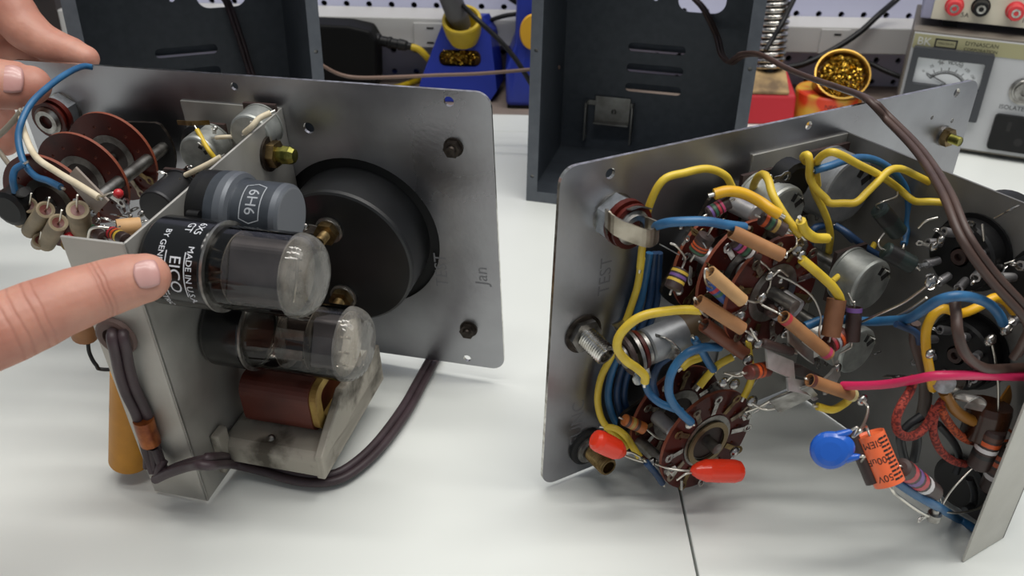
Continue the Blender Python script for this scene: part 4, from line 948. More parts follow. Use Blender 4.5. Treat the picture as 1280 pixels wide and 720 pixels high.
# banded resistors
resistor(UR, G(884, 268, 34), G(912, 252, 36), 2.5, DKBRN, ['violet', 'green', 'red', 'pink'], [G(879, 272, 33)], [G(917, 250, 36)])
resistor(UR, G(870, 316, 36), G(884, 294, 38), 3.2, DKBRN, ['green', 'orange', 'orange', 'brown'])
resistor(UR, G(917, 301, 40), G(948, 325, 46), 2.5, DKBRN, ['violet', 'pink', 'green', 'white'], [G(912, 298, 39)], [G(962, 338, 47), G(963, 355, 47), G(958, 366, 46)])
resistor(UR, G(950, 272, 42), G(982, 289, 48), 2.6, DKBRN, ['orange', 'green', 'gold'], [G(945, 269, 42)], [G(993, 293, 48), G(996, 304, 48), G(988, 312, 48)])
resistor(UR, G(888, 355, 40), G(914, 378, 44), 2.5, BAND['blue'], ['red', 'green', 'blue'], [G(882, 350, 40)], [G(920, 384, 44)])
resistor(UR, G(852, 336, 36), G(840, 362, 38), 3.2, DKBRN, ['yellow', 'violet', 'yellow'], [G(856, 322, 36), G(846, 308, 36), G(838, 304, 34)], [G(838, 368, 38)])
resistor(UR, G(960, 386, 50), G(980, 398, 52), 2.4, DKBRN, ['brown', 'grey'], [G(952, 380, 50), G(945, 372, 49)])
resistor(UR, G(934, 466, 58), G(960, 461, 58), 2.9, REDBR, ['brown', 'orange', 'orange'], [G(926, 465, 57), G(910, 466, 50)])
resistor(UR, G(1034, 432, 62), G(1056, 418, 62), 3.6, REDBR, ['red', 'grey', 'orange'], [G(1028, 436, 62), G(1024, 415, 62), G(1026, 396, 60), G(1016, 372, 56), G(995, 355, 52), G(972, 344, 48)])
resistor(UR, G(779, 524, 20), G(806, 536, 24), 2.6, mat('orange body', '#a35a22', .45), ['brown', 'gold', 'brown'], [G(774, 522, 19)], [G(812, 540, 25), G(826, 549, 28), G(846, 547, 32), G(862, 531, 36)])
resistor(UR, G(953, 428, 58), G(990, 440, 60), 1.8, DKBRN, [], [G(946, 424, 58), G(938, 410, 56)], [G(996, 442, 60)], label='thin dark sleeve resistor')
resistor(UR, G(1098, 260, 40), G(1124, 292, 46), 3.9, GRNR, [BAND['black']], [G(1104, 252, 42), G(1120, 246, 42), G(1122, 240, 40)], [G(1128, 300, 46)], label='dark green resistor by the large pot')
resistor(UR, G(1105, 312, 56), G(1142, 332, 64), 3.6, GRNR, [BAND['black']], [G(1098, 302, 54), G(1105, 292, 52)], [G(1150, 338, 66)], label='dark green resistor above the round pot')
resistor(UR, G(1127, 584, 112), G(1168, 616, 112), 3.6, DKBRN, ['red', 'violet', 'red', 'white'], [G(1118, 584, 110)], [G(1174, 620, 112), G(1176, 632, 112)], label='dark resistor with red and grey bands by the blue wire')
resistor(UR, G(1244, 536, 112), G(1222, 584, 112), 4.3, DKBRN, ['brown', 'orange', 'white', 'black'], [G(1248, 525, 110)], [G(1215, 586, 112), G(1190, 612, 112), G(1176, 634, 112)])
resistor(UR, G(1258, 558, 114), G(1238, 612, 114), 4.4, DKBRN, ['orange', 'orange', 'brown', 'white'], [G(1268, 545, 110)], [G(1236, 618, 114), G(1226, 634, 114), G(1200, 641, 113), G(1180, 640, 112)])
# paper tube capacitors
paper_cap(UR, G(914, 289, 44), G(977, 319, 54), 2.54, TAN, [G(908, 286, 44)], [G(984, 316, 54), G(995, 308, 52), G(996, 297, 50)])
paper_cap(UR, G(887, 340, 50), G(928, 376, 56), 2.42, TANL, [G(881, 346, 50), G(884, 356, 48), G(890, 360, 46)], [G(934, 376, 56), G(946, 378, 56), G(952, 372, 54)], label='light tan paper capacitor')
paper_cap(UR, G(873, 376, 48), G(928, 411, 57), 2.49, TAN, [G(877, 390, 46), G(884, 396, 44)], [G(936, 416, 57), G(946, 424, 57)])
paper_cap(UR, G(880, 406, 40), G(931, 442, 48), 2.83, mat('red brown paper tube', '#6e3c26', .5, 0, '#5a2f1e', 90), [G(874, 402, 40)], [G(938, 446, 50), G(938, 462, 52), G(924, 470, 50), G(905, 466, 48)])
paper_cap(UR, G(979, 396, 58), G(1036, 443, 66), 2.54, TAN, [G(970, 390, 56), G(952, 381, 52)], [G(1041, 450, 66), G(1044, 462, 64)], [(.02, BAND['red']), (.9, BAND['pink'])])
paper_cap(UR, G(1046, 374, 60), G(1038, 420, 64), 3.62, TAND, None, [G(1035, 426, 64)])
paper_cap(UR, G(1068, 384, 62), G(1065, 426, 66), 2.96, DKBRN, [G(1066, 378, 61), G(1060, 366, 58)], [G(1064, 434, 64), G(1050, 442, 62)], [(0, BAND['violet'])], label='dark capacitor standing by the tan tube')
paper_cap(UR, G(1012, 475, 70), G(1066, 494, 76), 2.49, TAN, [G(1006, 472, 68)], [G(1072, 497, 76), G(1078, 496, 74)], [(.0, mat('dark red end', '#5a2a20', .5)), (.94, mat('ivory tip', '#cdbf8a', .5))])
# silver foil strips and tag strips in the thicket
FOIL = mat('crumpled solder foil', '#cfccc8', .32, .8, '#9a9692', 90, bump=.6)
for pts, w_, t_ in (([G(985, 421, 58), G(1004, 438, 60), G(1016, 447, 60)], 5, .8), ([G(958, 448, 60), G(975, 456, 62), G(992, 463, 64)], 7, 1), ([G(984, 480, 66), G(1004, 484, 68), G(1012, 488, 68)], 5, 1), ([G(1048, 460, 66), G(1040, 474, 68), G(1030, 484, 70)], 6, 1.4)):
    mb = MB().ribbon(pts, F.d(.2, .8, -.5).normalized()*w_, t_, FOIL, 6); obj('tag_strip', mb, UR)
mb = MB().prism([G(975, 449, 54), G(1000, 455, 58), G(1032, 472, 60), G(1034, 482, 60), G(1000, 470, 58), G(972, 460, 55)], F.c*2, DKBRN); obj('mounting_strip', mb, UR, .4)
mb = MB().prism([G(960, 500, 60), G(1010, 480, 70), G(1020, 492, 70), G(972, 515, 60)], F.c*1.2, STEEL); obj('mounting_strip', mb, UR, .3)

mb = MB().fbox(Frame(G(1020, 424, 50), F.a, F.b, F.c), -5, 5, -7, 7, -3, 3, mat('white ceramic', '#d8d6d0', .5)); obj('ceramic_block', mb, UR, .8)
# ---- wires -----------------------------------------------------------------------------
W = lambda pts, r=1.85, mt=YEL, label=None, ends=True: wire(UR, [G(*q) for q in pts], r, mt, label, ends=ends)
W([(800, 335, 7), (804, 300, 8), (810, 262, 10), (828, 226, 12), (856, 216, 14), (884, 211, 16), (906, 219, 18), (915, 234, 18)], label='yellow wire arching above the upper switch')
W([(802, 322, 6), (798, 352, 6), (792, 374, 6), (779, 410, 6), (764, 446, 5), (752, 470, 5), (747, 496, 5), (750, 518, 6), (758, 533, 8), (772, 546, 10), (785, 560, 14)], label='yellow wire running down the panel edge', ends=False)
W([(756, 534, 8), (770, 536, 12), (783, 546, 16), (792, 560, 22), (800, 572, 26)])
W([(893, 243, 34), (910, 239, 36), (930, 242, 38), (950, 252, 42), (964, 262, 46), (974, 268, 48)], 2.5, YEL2, 'thick deep yellow sleeve over the upper switch')
W([(938, 262, 8), (940, 240, 10), (945, 225, 16), (953, 218, 24), (960, 224, 32), (966, 244, 38), (980, 268, 44), (992, 284, 48), (1001, 294, 50)], 1.9)
W([(1007, 202, 20), (1004, 196, 26), (1010, 194, 30), (1012, 206, 31), (1012, 222, 31), (1020, 236, 33), (1032, 248, 36), (1038, 254, 38), (1054, 254, 40), (1070, 253, 42), (1084, 240, 42), (1100, 224, 42), (1112, 213, 42), (1126, 211, 42), (1146, 220, 43), (1166, 230, 44)], label='yellow wire crooked across the large pot')
W([(1022, 232, 18), (1020, 212, 26), (1024, 198, 34), (1038, 190, 40), (1052, 194, 42), (1072, 205, 42), (1096, 217, 40), (1120, 233, 38), (1136, 247, 42), (1146, 252, 46), (1162, 252, 50), (1180, 253, 54)])
W([(1194, 242, 54), (1205, 252, 58), (1222, 262, 64), (1237, 272, 70), (1242, 286, 73), (1244, 300, 75), (1254, 314, 76), (1263, 326, 78)])
W([(1212, 253, 58), (1228, 254, 64), (1245, 264, 70), (1262, 276, 76), (1282, 288, 82), (1300, 298, 86)], 2.2, YEL2)
W([(1014, 222, 26), (1018, 240, 24), (1026, 256, 24), (1034, 275, 24), (1038, 295, 24), (1036, 315, 22)])
W([(1001, 276, 52), (1006, 288, 52), (1018, 297, 52), (1034, 298, 52)], 2.3)
W([(1002, 324, 54), (1014, 334, 56), (1030, 348, 58), (1042, 360, 60), (1050, 375, 61), (1048, 390, 61)], 2.2, YEL, 'frayed yellow wire going into the tan tube')
W([(876, 388, 42), (856, 387, 40), (832, 389, 38), (806, 394, 36), (788, 404, 34), (774, 420, 32), (772, 436, 32), (782, 450, 32), (796, 460, 32), (806, 470, 33), (806, 478, 33)], 2.1, YEL, 'yellow wire looping over the grey can')
W([(852, 460, 32), (862, 452, 32), (876, 447, 33)], 1.9)
W([(874, 483, 36), (886, 468, 36), (898, 456, 38), (916, 446, 40)], 1.9)
W([(934, 424, 48), (937, 448, 47), (940, 470, 46), (934, 488, 46), (930, 496, 46)], 1.8)
W([(1022, 508, 72), (1040, 512, 74), (1056, 504, 75), (1064, 496, 76)], 1.9)
W([(1040, 352, 40), (1052, 342, 38), (1066, 332, 36), (1085, 318, 30), (1096, 300, 26)], 1.6)
W([(1166, 486, 96), (1162, 462, 96), (1158, 438, 94), (1158, 412, 92), (1168, 392, 92), (1182, 386, 93), (1200, 392, 94), (1222, 384, 95), (1244, 372, 96), (1258, 378, 98), (1268, 390, 100)], 2.1, YEL2, 'yellow wire looping behind the blue and brown ones')
W([(1276, 326, 86), (1268, 340, 86), (1262, 352, 88), (1256, 366, 90)], 2.0)
W([(1286, 408, 92), (1274, 416, 92), (1270, 430, 92), (1282, 436, 92), (1300, 430, 92)], 2.1, YEL2)
W([(1180, 490, 100), (1190, 508, 102), (1204, 520, 104), (1222, 530, 106), (1232, 544, 108)], 2.6, mat('amber sleeve', '#8a5a16', .5))
B = lambda pts, r=1.95, mt=BLU, label=None, ends=True: wire(UR, [G(*q) for q in pts], r, mt, label, ends=ends)
B([(806, 296, 6), (816, 285, 20), (832, 279, 32), (855, 277, 38), (884, 277, 42), (908, 281, 43), (931, 284, 44)], 2.1, BLU, 'blue wire crossing the upper switch')
B([(1018, 213, 32), (1036, 208, 34), (1056, 201, 34), (1078, 197, 32), (1098, 202, 32), (1116, 214, 34), (1130, 232, 36), (1136, 256, 38), (1134, 284, 40), (1130, 305, 44)], 1.9, BLU, 'blue wire arching over the large pot')
B([(1044, 282, 20), (1060, 292, 26), (1080, 308, 32), (1096, 318, 36), (1112, 324, 40)], 1.9, BLUD)
B([(1012, 310, 18), (1016, 288, 18), (1030, 282, 18), (1048, 284, 18), (1066, 300, 20)], 2.0, BLUD)
B([(1006, 408, 54), (1030, 400, 56), (1060, 400, 60), (1086, 402, 66), (1110, 401, 74), (1136, 398, 84), (1156, 386, 92), (1174, 375, 98), (1196, 370, 102), (1216, 372, 103), (1236, 380, 104), (1248, 392, 105), (1254, 404, 105)], 2.2, BLU, 'long blue wire sweeping right past the round pot')
B([(900, 434, 42), (880, 434, 42), (862, 440, 42), (848, 452, 40), (838, 470, 40), (836, 490, 40), (842, 505, 40), (852, 517, 41), (864, 528, 42)], 2.1, BLU, 'blue wire hooked over the lower switch')
B([(868, 424, 36), (878, 440, 37), (886, 454, 38), (892, 462, 38)], 2.0)
B([(806, 478, 28), (812, 492, 30), (824, 503, 34), (838, 509, 37), (852, 514, 39)], 1.9)
B([(840, 444, 22), (824, 456, 20), (816, 476, 20), (820, 494, 20)], 1.9, BLUD)
for k, dx in enumerate((0, 11, 20)):
    B([(812+dx*.6, 316, 4), (806+dx*.8, 350, 4), (800+dx, 380, 4), (786+dx, 420, 4), (768+dx, 456, 4), (760+dx, 490, 4), (764+dx, 515, 5), (776+dx*.8, 540, 7)], 1.9, BLUD if k else BLU, ends=False)
B([(808, 578, 30), (820, 592, 32), (828, 604, 33)], 1.8, BLUD)
wire(UR, [G(1108, 592, 108), G(1124, 604, 110), G(1145, 618, 112), G(1170, 632, 114), TAB(1195, 647, 2.8), TAB(1222, 663, 2.6), TAB(1236, 671, 2.6)], 2.2, BLU, 'blue wire along the bottom towards the front flange', ends=False)
B([(1150, 430, 88), (1145, 416, 86), (1120, 405, 82)], 1.6, BLUD, ends=False)
wire(UR, [G(1053, 482, 74), G(1080, 482, 82), G(1110, 480, 90), G(1140, 475, 98), G(1165, 470, 104), G(1190, 469, 108), G(1220, 469, 110), G(1250, 470, 111), G(1290, 471, 112)], 2.05, PINK, 'bright pink wire crossing to the right edge')
wire(UR, [G(1192, 372, 98), G(1195, 392, 102), G(1197, 415, 106), G(1204, 438, 108), G(1218, 454, 109), G(1234, 461, 110), G(1256, 461, 110), G(1290, 459, 110)], 2.3, BRN, 'brown wire curving to the right edge', ends=False)
wire(UR, [G(1145, 404, 84), G(1142, 425, 84), G(1148, 446, 86), G(1154, 466, 88)], 2.2, BRN, ends=False)
wire(UR, [G(1156, 472, 90), G(1157, 495, 92), G(1154, 515, 92), G(1148, 532, 92), G(1138, 545, 92)], 3, mat('grey brown sleeve', '#453a33', .5), ends=False)
wire(UR, [G(1144, 470, 96), G(1138, 488, 98), G(1127, 506, 100), G(1120, 525, 101), G(1123, 540, 102), G(1136, 546, 102), G(1150, 540, 102), G(1160, 528, 101), G(1170, 508, 100)], 2.0, REDC, 'red cloth wire in a loop', ends=False)
wire(UR, [G(1178, 500, 100), G(1170, 514, 101), G(1166, 534, 102), G(1170, 552, 103), G(1180, 568, 104), G(1194, 577, 105), G(1206, 580, 105)], 1.9, REDC, ends=False)
wire(UR, [G(1176, 510, 102), G(1184, 526, 103), G(1196, 541, 104), G(1210, 550, 105), G(1224, 554, 106), G(1240, 560, 107)], 2.0, ORC, 'orange flecked cloth wire', ends=False)
BK_ = mat('black wire', '#15171a', .5)
wire(UR, [G(1152, 520, 98), G(1136, 532, 97), G(1126, 545, 97), G(1127, 560, 98), G(1132, 580, 100)], 2.1, BK_, ends=False)
wire(UR, [G(1146, 540, 98), G(1146, 556, 99), G(1142, 576, 100)], 2.1, BK_, ends=False)
wire(UR, [G(1172, 530, 100), G(1186, 545, 101), G(1196, 560, 102), G(1199, 576, 103), G(1194, 592, 104)], 1.8, BK_, ends=False)
wire(UR, [G(1212, 598, 108), G(1218, 615, 110), G(1216, 630, 111), G(1206, 638, 112)], 1.8, BK_, ends=False)
mb = MB().lathe(F.w(AP2-.3, 13.5, 98), -F.a, [(0, 11), (1, 12), (3, 12), (4, 10), (4, 0)], mat('black rubber', '#1c1b1b', .6), 30); obj('grommet', mb, ch)
mb = MB().lathe(G(1240, 505, 106), F.d(-.15, -1, .1), [(0, 0), (0, 7.5), (3, 8), (14, 8), (15, 7), (15, 0)], mat('dark amber varnish', '#3a2012', .25, 0, '#2a160c', 60), 24); mb.lathe(G(1240, 536, 108), F.d(-.15, -1, .1), [(0, 8), (1.2, 8)], ORC, 24, caps=False); obj('wax_capacitor', mb, UR)
mb = MB().ribbon([G(1256, 490, 104), G(1258, 505, 106), G(1252, 522, 107)], F.d(1, .1, -.3)*10, .8, mat('amber sleeve', '#8a5a16', .5)); obj('paper_tab', mb, UR)
mb = MB().lathe(G(1180, 478, 100), F.d(.75, -.35, -.2), [(0, 2.6), (0, 4.2), (14, 4.4), (16, 4)], CHROME, 18); mb.lathe(G(1180, 478, 100), F.d(.75, -.35, -.2), [(.2, 0), (.2, 2.6)], BLACK_INK, 14); obj('terminal_tube', mb, UR)
mb = MB().ribbon([G(1200, 500, 103), G(1212, 494, 104), G(1222, 502, 105), G(1216, 512, 105)], F.d(.2, .3, 1)*6, .8, FOIL); obj('tag_strip', mb, UR)

# dipped capacitors
def dipped(p0, p1, r, label, l0, l1):
    p0, p1 = V(p0), V(p1); L = (p1-p0).length; d = p1-p0
    mb = MB().lathe(p0, d, [(-1.5, .4), (0, r*.45), (L*.1, r*.72), (L*.25, r*.95), (L*.5, r), (L*.82, r), (L*.92, r*.9), (L*.98, r*.6), (L, 0)], REDD, 24)
    o = obj('dipped_capacitor', mb, UR, label=label)
    for l in (l0, l1): lead([V(q) for q in l], o, .5)
dipped(G(779, 566, 26), G(742, 548, 22), 4.6, 'orange red capacitor by the lower jack', [G(775, 564, 26), G(790, 566, 27), G(804, 574, 28), G(812, 580, 30)], [G(777, 568, 26), G(792, 574, 27), G(806, 578, 29)])
dipped(G(867, 588, 46), G(928, 589, 52), 4.9, 'orange red capacitor at the bottom of the lower switch', [G(870, 588, 46), G(852, 588, 44), G(834, 585, 40), G(820, 580, 34)], [G(872, 590, 46), G(858, 592, 46), G(846, 600, 44)])
for px, py, c in ((815, 578, 30), (918, 565, 44), (862, 530, 40)): blob(UR, G(px, py, c), 2.2)
# small film parts under the right side
pa, pb = G(1086, 542, 101), G(1112, 604, 113); d = pb-pa; L = d.length; d.normalize()
mb = MB().lathe(pa, d, [(1.2, 0), (.8, 4.4), (0, 5), (0, 5.3), (L, 5.3), (L, 5), (L-.8, 4.4), (L-1.2, 0)], ORANGE, 32)
side = (F.c-d*F.c.dot(d)).normalized()
for tq, st, ph in ((.16, 'SIEM', 46), (.48, '100uF', 44), (.82, '50V', 48)): mb.text_round(st, pa+d*(L*tq), d, side, R_(ph), 5.36, 3.4, BLACK_INK)
for k in range(11):
    for ph in (-14, 8):
        a0 = R_(ph); y0 = d.cross(side); e = side*cos(a0)+y0*sin(a0); tg = (-side*sin(a0)+y0*cos(a0))
        q = pa+d*(L*(.1+.08*k))+e*5.36; mb.add([q-tg*.9-d*.35, q+tg*.9-d*.35, q+tg*.9+d*.35, q-tg*.9+d*.35], [(0, 1, 2, 3)], BLACK_INK)
o = obj('electrolytic_capacitor', mb, UR, label='orange electrolytic capacitor with black print')
lead([pa+d, pa-d*3, G(1074, 540, 104), G(1082, 525, 100), G(1085, 510, 96), G(1079, 500, 94)], o, .5); lead([pb-d, pb+d*3, G(1125, 622, 112), G(1144, 636, 114), G(1160, 645, 114)], o, .6)
pa2, pb2 = pa-F.a*5.4+F.c*-3, pb-F.a*5.4+F.c*-3
mb = MB().lathe(pa2, d, [(0, 0), (0, 2.2), (L, 2.2), (L, 0)], DKBRN, 16); obj('paper_capacitor', mb, UR)
# blue disc
pc_ = G(1037, 563, 100); nd = (CAM-pc_).normalized(); nd = (nd+F.c*.3-F.a*.2).normalized(); xx = F.a-nd*F.a.dot(nd); xx.normalize(); yy = nd.cross(xx)
mb = MB()
prof = [(-2.6, 0), (-2.5, 3.2), (-2, 5), (-1.1, 6.1), (0, 6.5), (1.1, 6.1), (2, 5), (2.5, 3.2), (2.6, 0)]
mb.lathe(pc_, nd, prof, CBLUE, 36, caps=False)
for i, v in enumerate(mb.v):
    q = v-pc_; a, b = q.dot(xx), q.dot(yy)
    if a > 0: v += xx*(a*a*.045) ; 
for s in (-1, 1): mb.tube([pc_+xx*4+yy*s*4, pc_+xx*7.6+yy*s*4.3, pc_+xx*9+yy*s*4.4], [1.7, 1.1, .5], CBLUE, 8)
o = obj('disc_capacitor', mb, UR, label='round blue disc capacitor over the bench')
lead([pc_+xx*8+yy*4.4, pc_+xx*11+yy*5, G(1066, 546, 102), G(1078, 538, 104)], o, .5); lead([pc_+xx*8-yy*4.4, pc_+xx*10-yy*5, G(1076, 580, 104), G(1087, 588, 106)], o, .5)
# bench-end tags and solder joints
mb = MB().lathe(G(1168, 644, 113), F.b, [(-2, 0), (-2, 2.6), (1, 2.6), (1, 1.4), (3, 1.2), (3, 0)], STEEL, 12); o = obj('tie_point', mb, UR); lug(o, G(1160, 644, 113), -F.a, F.b, 6, 3)
mb = MB().rod(G(852, 600, 44), G(852, 612, 44), .6, STEEL, 6); obj('lead', mb, UR)
for pts in ([(932, 515, 50), (950, 508, 54), (968, 498, 58), (985, 490, 60)], [(940, 504, 52), (958, 512, 56), (985, 506, 60)], [(1112, 400, 74), (1135, 388, 82), (1158, 372, 88)], [(1078, 402, 66), (1100, 392, 74), (1130, 378, 82), (1158, 358, 90)], [(1148, 285, 64), (1158, 276, 66), (1172, 272, 68)], [(1246, 462, 110), (1248, 490, 110), (1247, 534, 111)], [(1228, 280, 76), (1230, 300, 78), (1234, 318, 79)], [(1256, 330, 86), (1268, 326, 88), (1285, 320, 90)], [(905, 480, 44), (915, 470, 46), (925, 466, 48)], [(985, 345, 50), (975, 338, 50), (966, 345, 49)], [(1240, 430, 98), (1244, 450, 100), (1246, 470, 100)]):
    lead([G(*q) for q in pts], UR, .5)
rnd = random.Random(3)
for k in range(34):                      # solder lugs and joints through the thicket of the upper switch
    t = rnd.random(); px = 845+150*rnd.random(); py = 295+(px-845)*.55+rnd.uniform(-20, 80); c = 28+24*(px-845)/150+rnd.uniform(-4, 4)
    if py > 470: continue
    if k % 3 == 0: blob(UR, G(px, py, c), rnd.uniform(1, 1.9))
    else: lug(UR, G(px, py, c), V((rnd.uniform(-1, 1), rnd.uniform(-1, 1), rnd.uniform(-.5, 1))), V((rnd.uniform(-1, 1), .5, rnd.uniform(-1, 1))), 7, 3, rnd.choice([SOLDER, STEEL, BRASS]))
for px, py, c in ((905, 478, 44), (918, 480, 46), (925, 395, 54), (940, 420, 55), (952, 372, 52), (948, 430, 58), (935, 450, 54), (996, 312, 50), (1002, 318, 52), (962, 345, 48), (1046, 460, 66), (940, 502, 50), (1164, 352, 90), (1168, 308, 70), (1258, 338, 86), (1258, 412, 104), (1163, 442, 98), (1078, 500, 90), (1176, 300, 72), (1238, 425, 100)):
    blob(UR, G(px, py, c), rnd.uniform(1.6, 2.6))
for px, py, c in ((935, 490, 46), (945, 515, 48), (1245, 272, 78), (1220, 290, 74), (1165, 345, 88), (1190, 365, 92), (1098, 440, 70), (1106, 470, 72), (1020, 500, 70)):
    lug(UR, G(px, py, c), V((rnd.uniform(-.6, .6), rnd.uniform(-1, .2), .5)), F.a, 9, 5, SOLDER)
# ------------------------------------------------------------------ hands
def skin_mat():
    m = mat('skin', '#c28f7b', .5, 0, '#a9705f', 45, 4, .35, .7, .25, 420, sss=.25)
    return m
SKIN = skin_mat()
NAIL = mat('finger nail', '#c49a94', .3, 0, '#b88680', 60, coat=.2)
def creased(name, creases):
    """the skin with fine folds across the knuckles: bump grooves at (point, direction along finger, width)"""
    m = SKIN.copy(); m.name = name; nt = m.node_tree; N = nt.nodes; Lk = nt.links; b = N['Principled BSDF']
    tc = N.new('ShaderNodeTexCoord'); no = N.new('ShaderNodeTexNoise'); no.inputs['Scale'].default_value = 70; Lk.new(tc.outputs['Object'], no.inputs['Vector'])
    total = None
    def math_(op, a, b_=None):
        n = N.new('ShaderNodeMath'); n.operation = op
        for i, q in enumerate((a, b_)):
            if q is None: continue
            if isinstance(q, (int, float)): n.inputs[i].default_value = q
            else: Lk.new(q, n.inputs[i])
        return n.outputs[0]
    for p, T, wd, amp in creases:
        vm = N.new('ShaderNodeVectorMath'); vm.operation = 'DOT_PRODUCT'; Lk.new(tc.outputs['Object'], vm.inputs[0]); vm.inputs[1].default_value = T
        t = math_('SUBTRACT', vm.outputs['Value'], (V(p)*S).dot(T))
        t = math_('ADD', t, math_('MULTIPLY', math_('SUBTRACT', no.outputs['Fac'], .5), .0028))
        t = math_('DIVIDE', t, wd*S); t = math_('MULTIPLY', math_('MULTIPLY', t, t), -1.0)
        g = math_('MULTIPLY', math_('EXPONENT', t), amp); total = g if total is None else math_('ADD', total, g)
    bp = N.new('ShaderNodeBump'); bp.inputs['Strength'].default_value = .5; bp.inputs['Distance'].default_value = .0006; bp.invert = True
    Lk.new(total, bp.inputs['Height'])
    old = [l for l in nt.links if l.to_node == b and l.to_socket.name == 'Normal'][0].from_node
    Lk.new(old.outputs['Normal'], bp.inputs['Normal']); Lk.new(bp.outputs['Normal'], b.inputs['Normal'])
    oc = [l for l in nt.links if l.to_node == b and l.to_socket.name == 'Base Color'][0].from_socket
    mx = N.new('ShaderNodeMix'); mx.data_type = 'RGBA'; mx.inputs['B'].default_value = lin('#96554a')
    Lk.new(math_('MULTIPLY', total, .16), mx.inputs['Factor']); Lk.new(oc, mx.inputs['A']); Lk.new(mx.outputs['Result'], b.inputs['Base Color'])
    return m
def interp(a, n):
    k = len(a)-1; out = []
    for i in range(n):
        t = i/(n-1)*k; j = min(int(t), k-1); u = t-j; u2 = u*u*(3-2*u); out.append(a[j]*(1-u2)+a[j+1]*u2)
    return out
def loft(mb, pts, rw, rt, dors, seg=22, tip=True, creases=()):
    """tapering limb: centre line, half widths, half thicknesses, dorsal direction; rounded tip"""
    P = cr_spline(pts, 10); n = len(P); W_, T_ = interp(rw, n), interp(rt, n); rings = []
    for i in range(n):
        T = (P[min(i+1, n-1)]-P[max(i-1, 0)]).normalized(); d = (dors-T*dors.dot(T)).normalized(); s = T.cross(d)
        rings.append((P[i], T, d, s, W_[i], T_[i]))
    if tip:
        p, T, d, s, w, t = rings[-1]
        for k in range(1, 8):
            a = pi/2*k/7.2; rings.append((p+T*(w*1.05*sin(a)), T, d, s, w*cos(a), t*cos(a)))
    vs = []
    for p, T, d, s, w, t in rings:
        for k in range(seg):
            a = 2*pi*k/seg; x, y = cos(a), sin(a)
            vs.append(p+s*(w*x)+d*(t*y))
    fs = [(i*seg+k, i*seg+(k+1) % seg, (i+1)*seg+(k+1) % seg, (i+1)*seg+k) for i in range(len(rings)-1) for k in range(seg)]
    fs += [tuple(range(seg))[::-1], tuple(range((len(rings)-1)*seg, len(rings)*seg))]
    mb.add(vs, fs, SKIN, True); return rings
def nail(parent, p, T, d, w, t, L, wid=.8, name='fingernail'):
    """curved nail plate on the dorsal side of a finger end at p (centre line), half width w, half thickness t"""
    s = T.cross(d); vs = []; NU, NV = 10, 10
    for i in range(NU+1):
        u = i/NU*2-1
        for k in range(NV+1):
            v = k/NV*2-1
            uu = u*math.sqrt(1-.42*v*v); vv = v*math.sqrt(1-.30*u*u)
            a = pi/2-vv*wid; fall = (u > 0)*u*u*.16*t
            vs.append(p+T*(uu*L/2)+s*(cos(a)*w)+d*(sin(a)*t*1.0+.5-fall))
    mb = MB().add(vs, [(i*(NV+1)+k, i*(NV+1)+k+1, (i+1)*(NV+1)+k+1, (i+1)*(NV+1)+k) for i in range(NU) for k in range(NV)], NAIL, True)
    mb = MB(); mb.add(vs, [(i*(NV+1)+k, i*(NV+1)+k+1, (i+1)*(NV+1)+k+1, (i+1)*(NV+1)+k) for i in range(NU) for k in range(NV)], NAIL, True)
    o = obj(name, mb, parent); so = o.modifiers.new('thickness', 'SOLIDIFY'); so.thickness = .0006; so.offset = 0
    return o
def remesh(o, v=.8, it=6):
    m = o.modifiers.new('one surface', 'REMESH'); m.mode = 'VOXEL'; m.voxel_size = v*S; m.use_smooth_shade = True
    s = o.modifiers.new('smooth', 'SMOOTH'); s.factor = .5; s.iterations = it
def flatten_normals(o): pass
# pointing hand, lower left: index finger across the chassis flange to the tube base
HZ = lambda px, py, z: CZ(px, py, z)
dors = (-(_f)*1.0 + CU*.35 + CR*.12).normalized()
mb = MB()
idx = [HZ(-190, 500, 262), HZ(-90, 448, 272), HZ(0, 413, 281), HZ(40, 396, 286), HZ(85, 377, 290), HZ(130, 361, 295), HZ(160, 352, 298), HZ(179, 348, 299)]
loft(mb, idx, [13, 13, 12, 11.6, 10.7, 9.8, 9.3, 8.6], [12.5, 12, 10.6, 10.6, 9.2, 8.6, 8.3, 7.4], dors)
palm = [HZ(-560, 640, 245), HZ(-430, 590, 250), HZ(-330, 560, 255), HZ(-200, 520, 262)]
loft(mb, palm, [30, 40, 42, 36], [18, 19, 17, 13], (dors+CU*.3).normalized(), 28)
def curled(base, mid, tip, w): loft(mb, [base, (base+mid)/2+dors*2, mid, (mid+tip)/2, tip], [w*1.1, w, w, w*.95, w*.85], [w, w*.95, w*.92, w*.85, w*.75], dors)
curled(HZ(-230, 590, 256), HZ(-120, 610, 270), HZ(-150, 660, 282), 10)
curled(HZ(-250, 660, 256), HZ(-150, 690, 270), HZ(-185, 735, 282), 9.6)
curled(HZ(-290, 720, 256), HZ(-200, 760, 268), HZ(-235, 790, 280), 8.6)
loft(mb, [HZ(-430, 500, 252), HZ(-330, 430, 262), HZ(-240, 400, 275), HZ(-170, 395, 284)], [15, 13, 11.5, 9.5], [13, 11.5, 10, 8], dors)
loft(mb, [HZ(-900, 760, 235), HZ(-760, 710, 240), HZ(-560, 640, 246)], [30, 29, 31], [24, 22, 19], dors, 28)
hand = obj('hand', mb); tag(hand, 'pointing hand, index finger touching the printed black tube base', 'hand')
remesh(hand, .75, 4)
Tf = (idx[5]-idx[3]).normalized()
hand.data.materials[0] = creased('skin of pointing hand', [(HZ(x, y, 295), Tf, w_, a_) for x, y, w_, a_ in ((122, 362, .5, .7), (127, 360, .45, 1), (133, 358, .45, .7), (18, 405, .6, .8), (30, 400, .55, 1), (46, 393, .55, .9), (56, 388, .5, .6))])
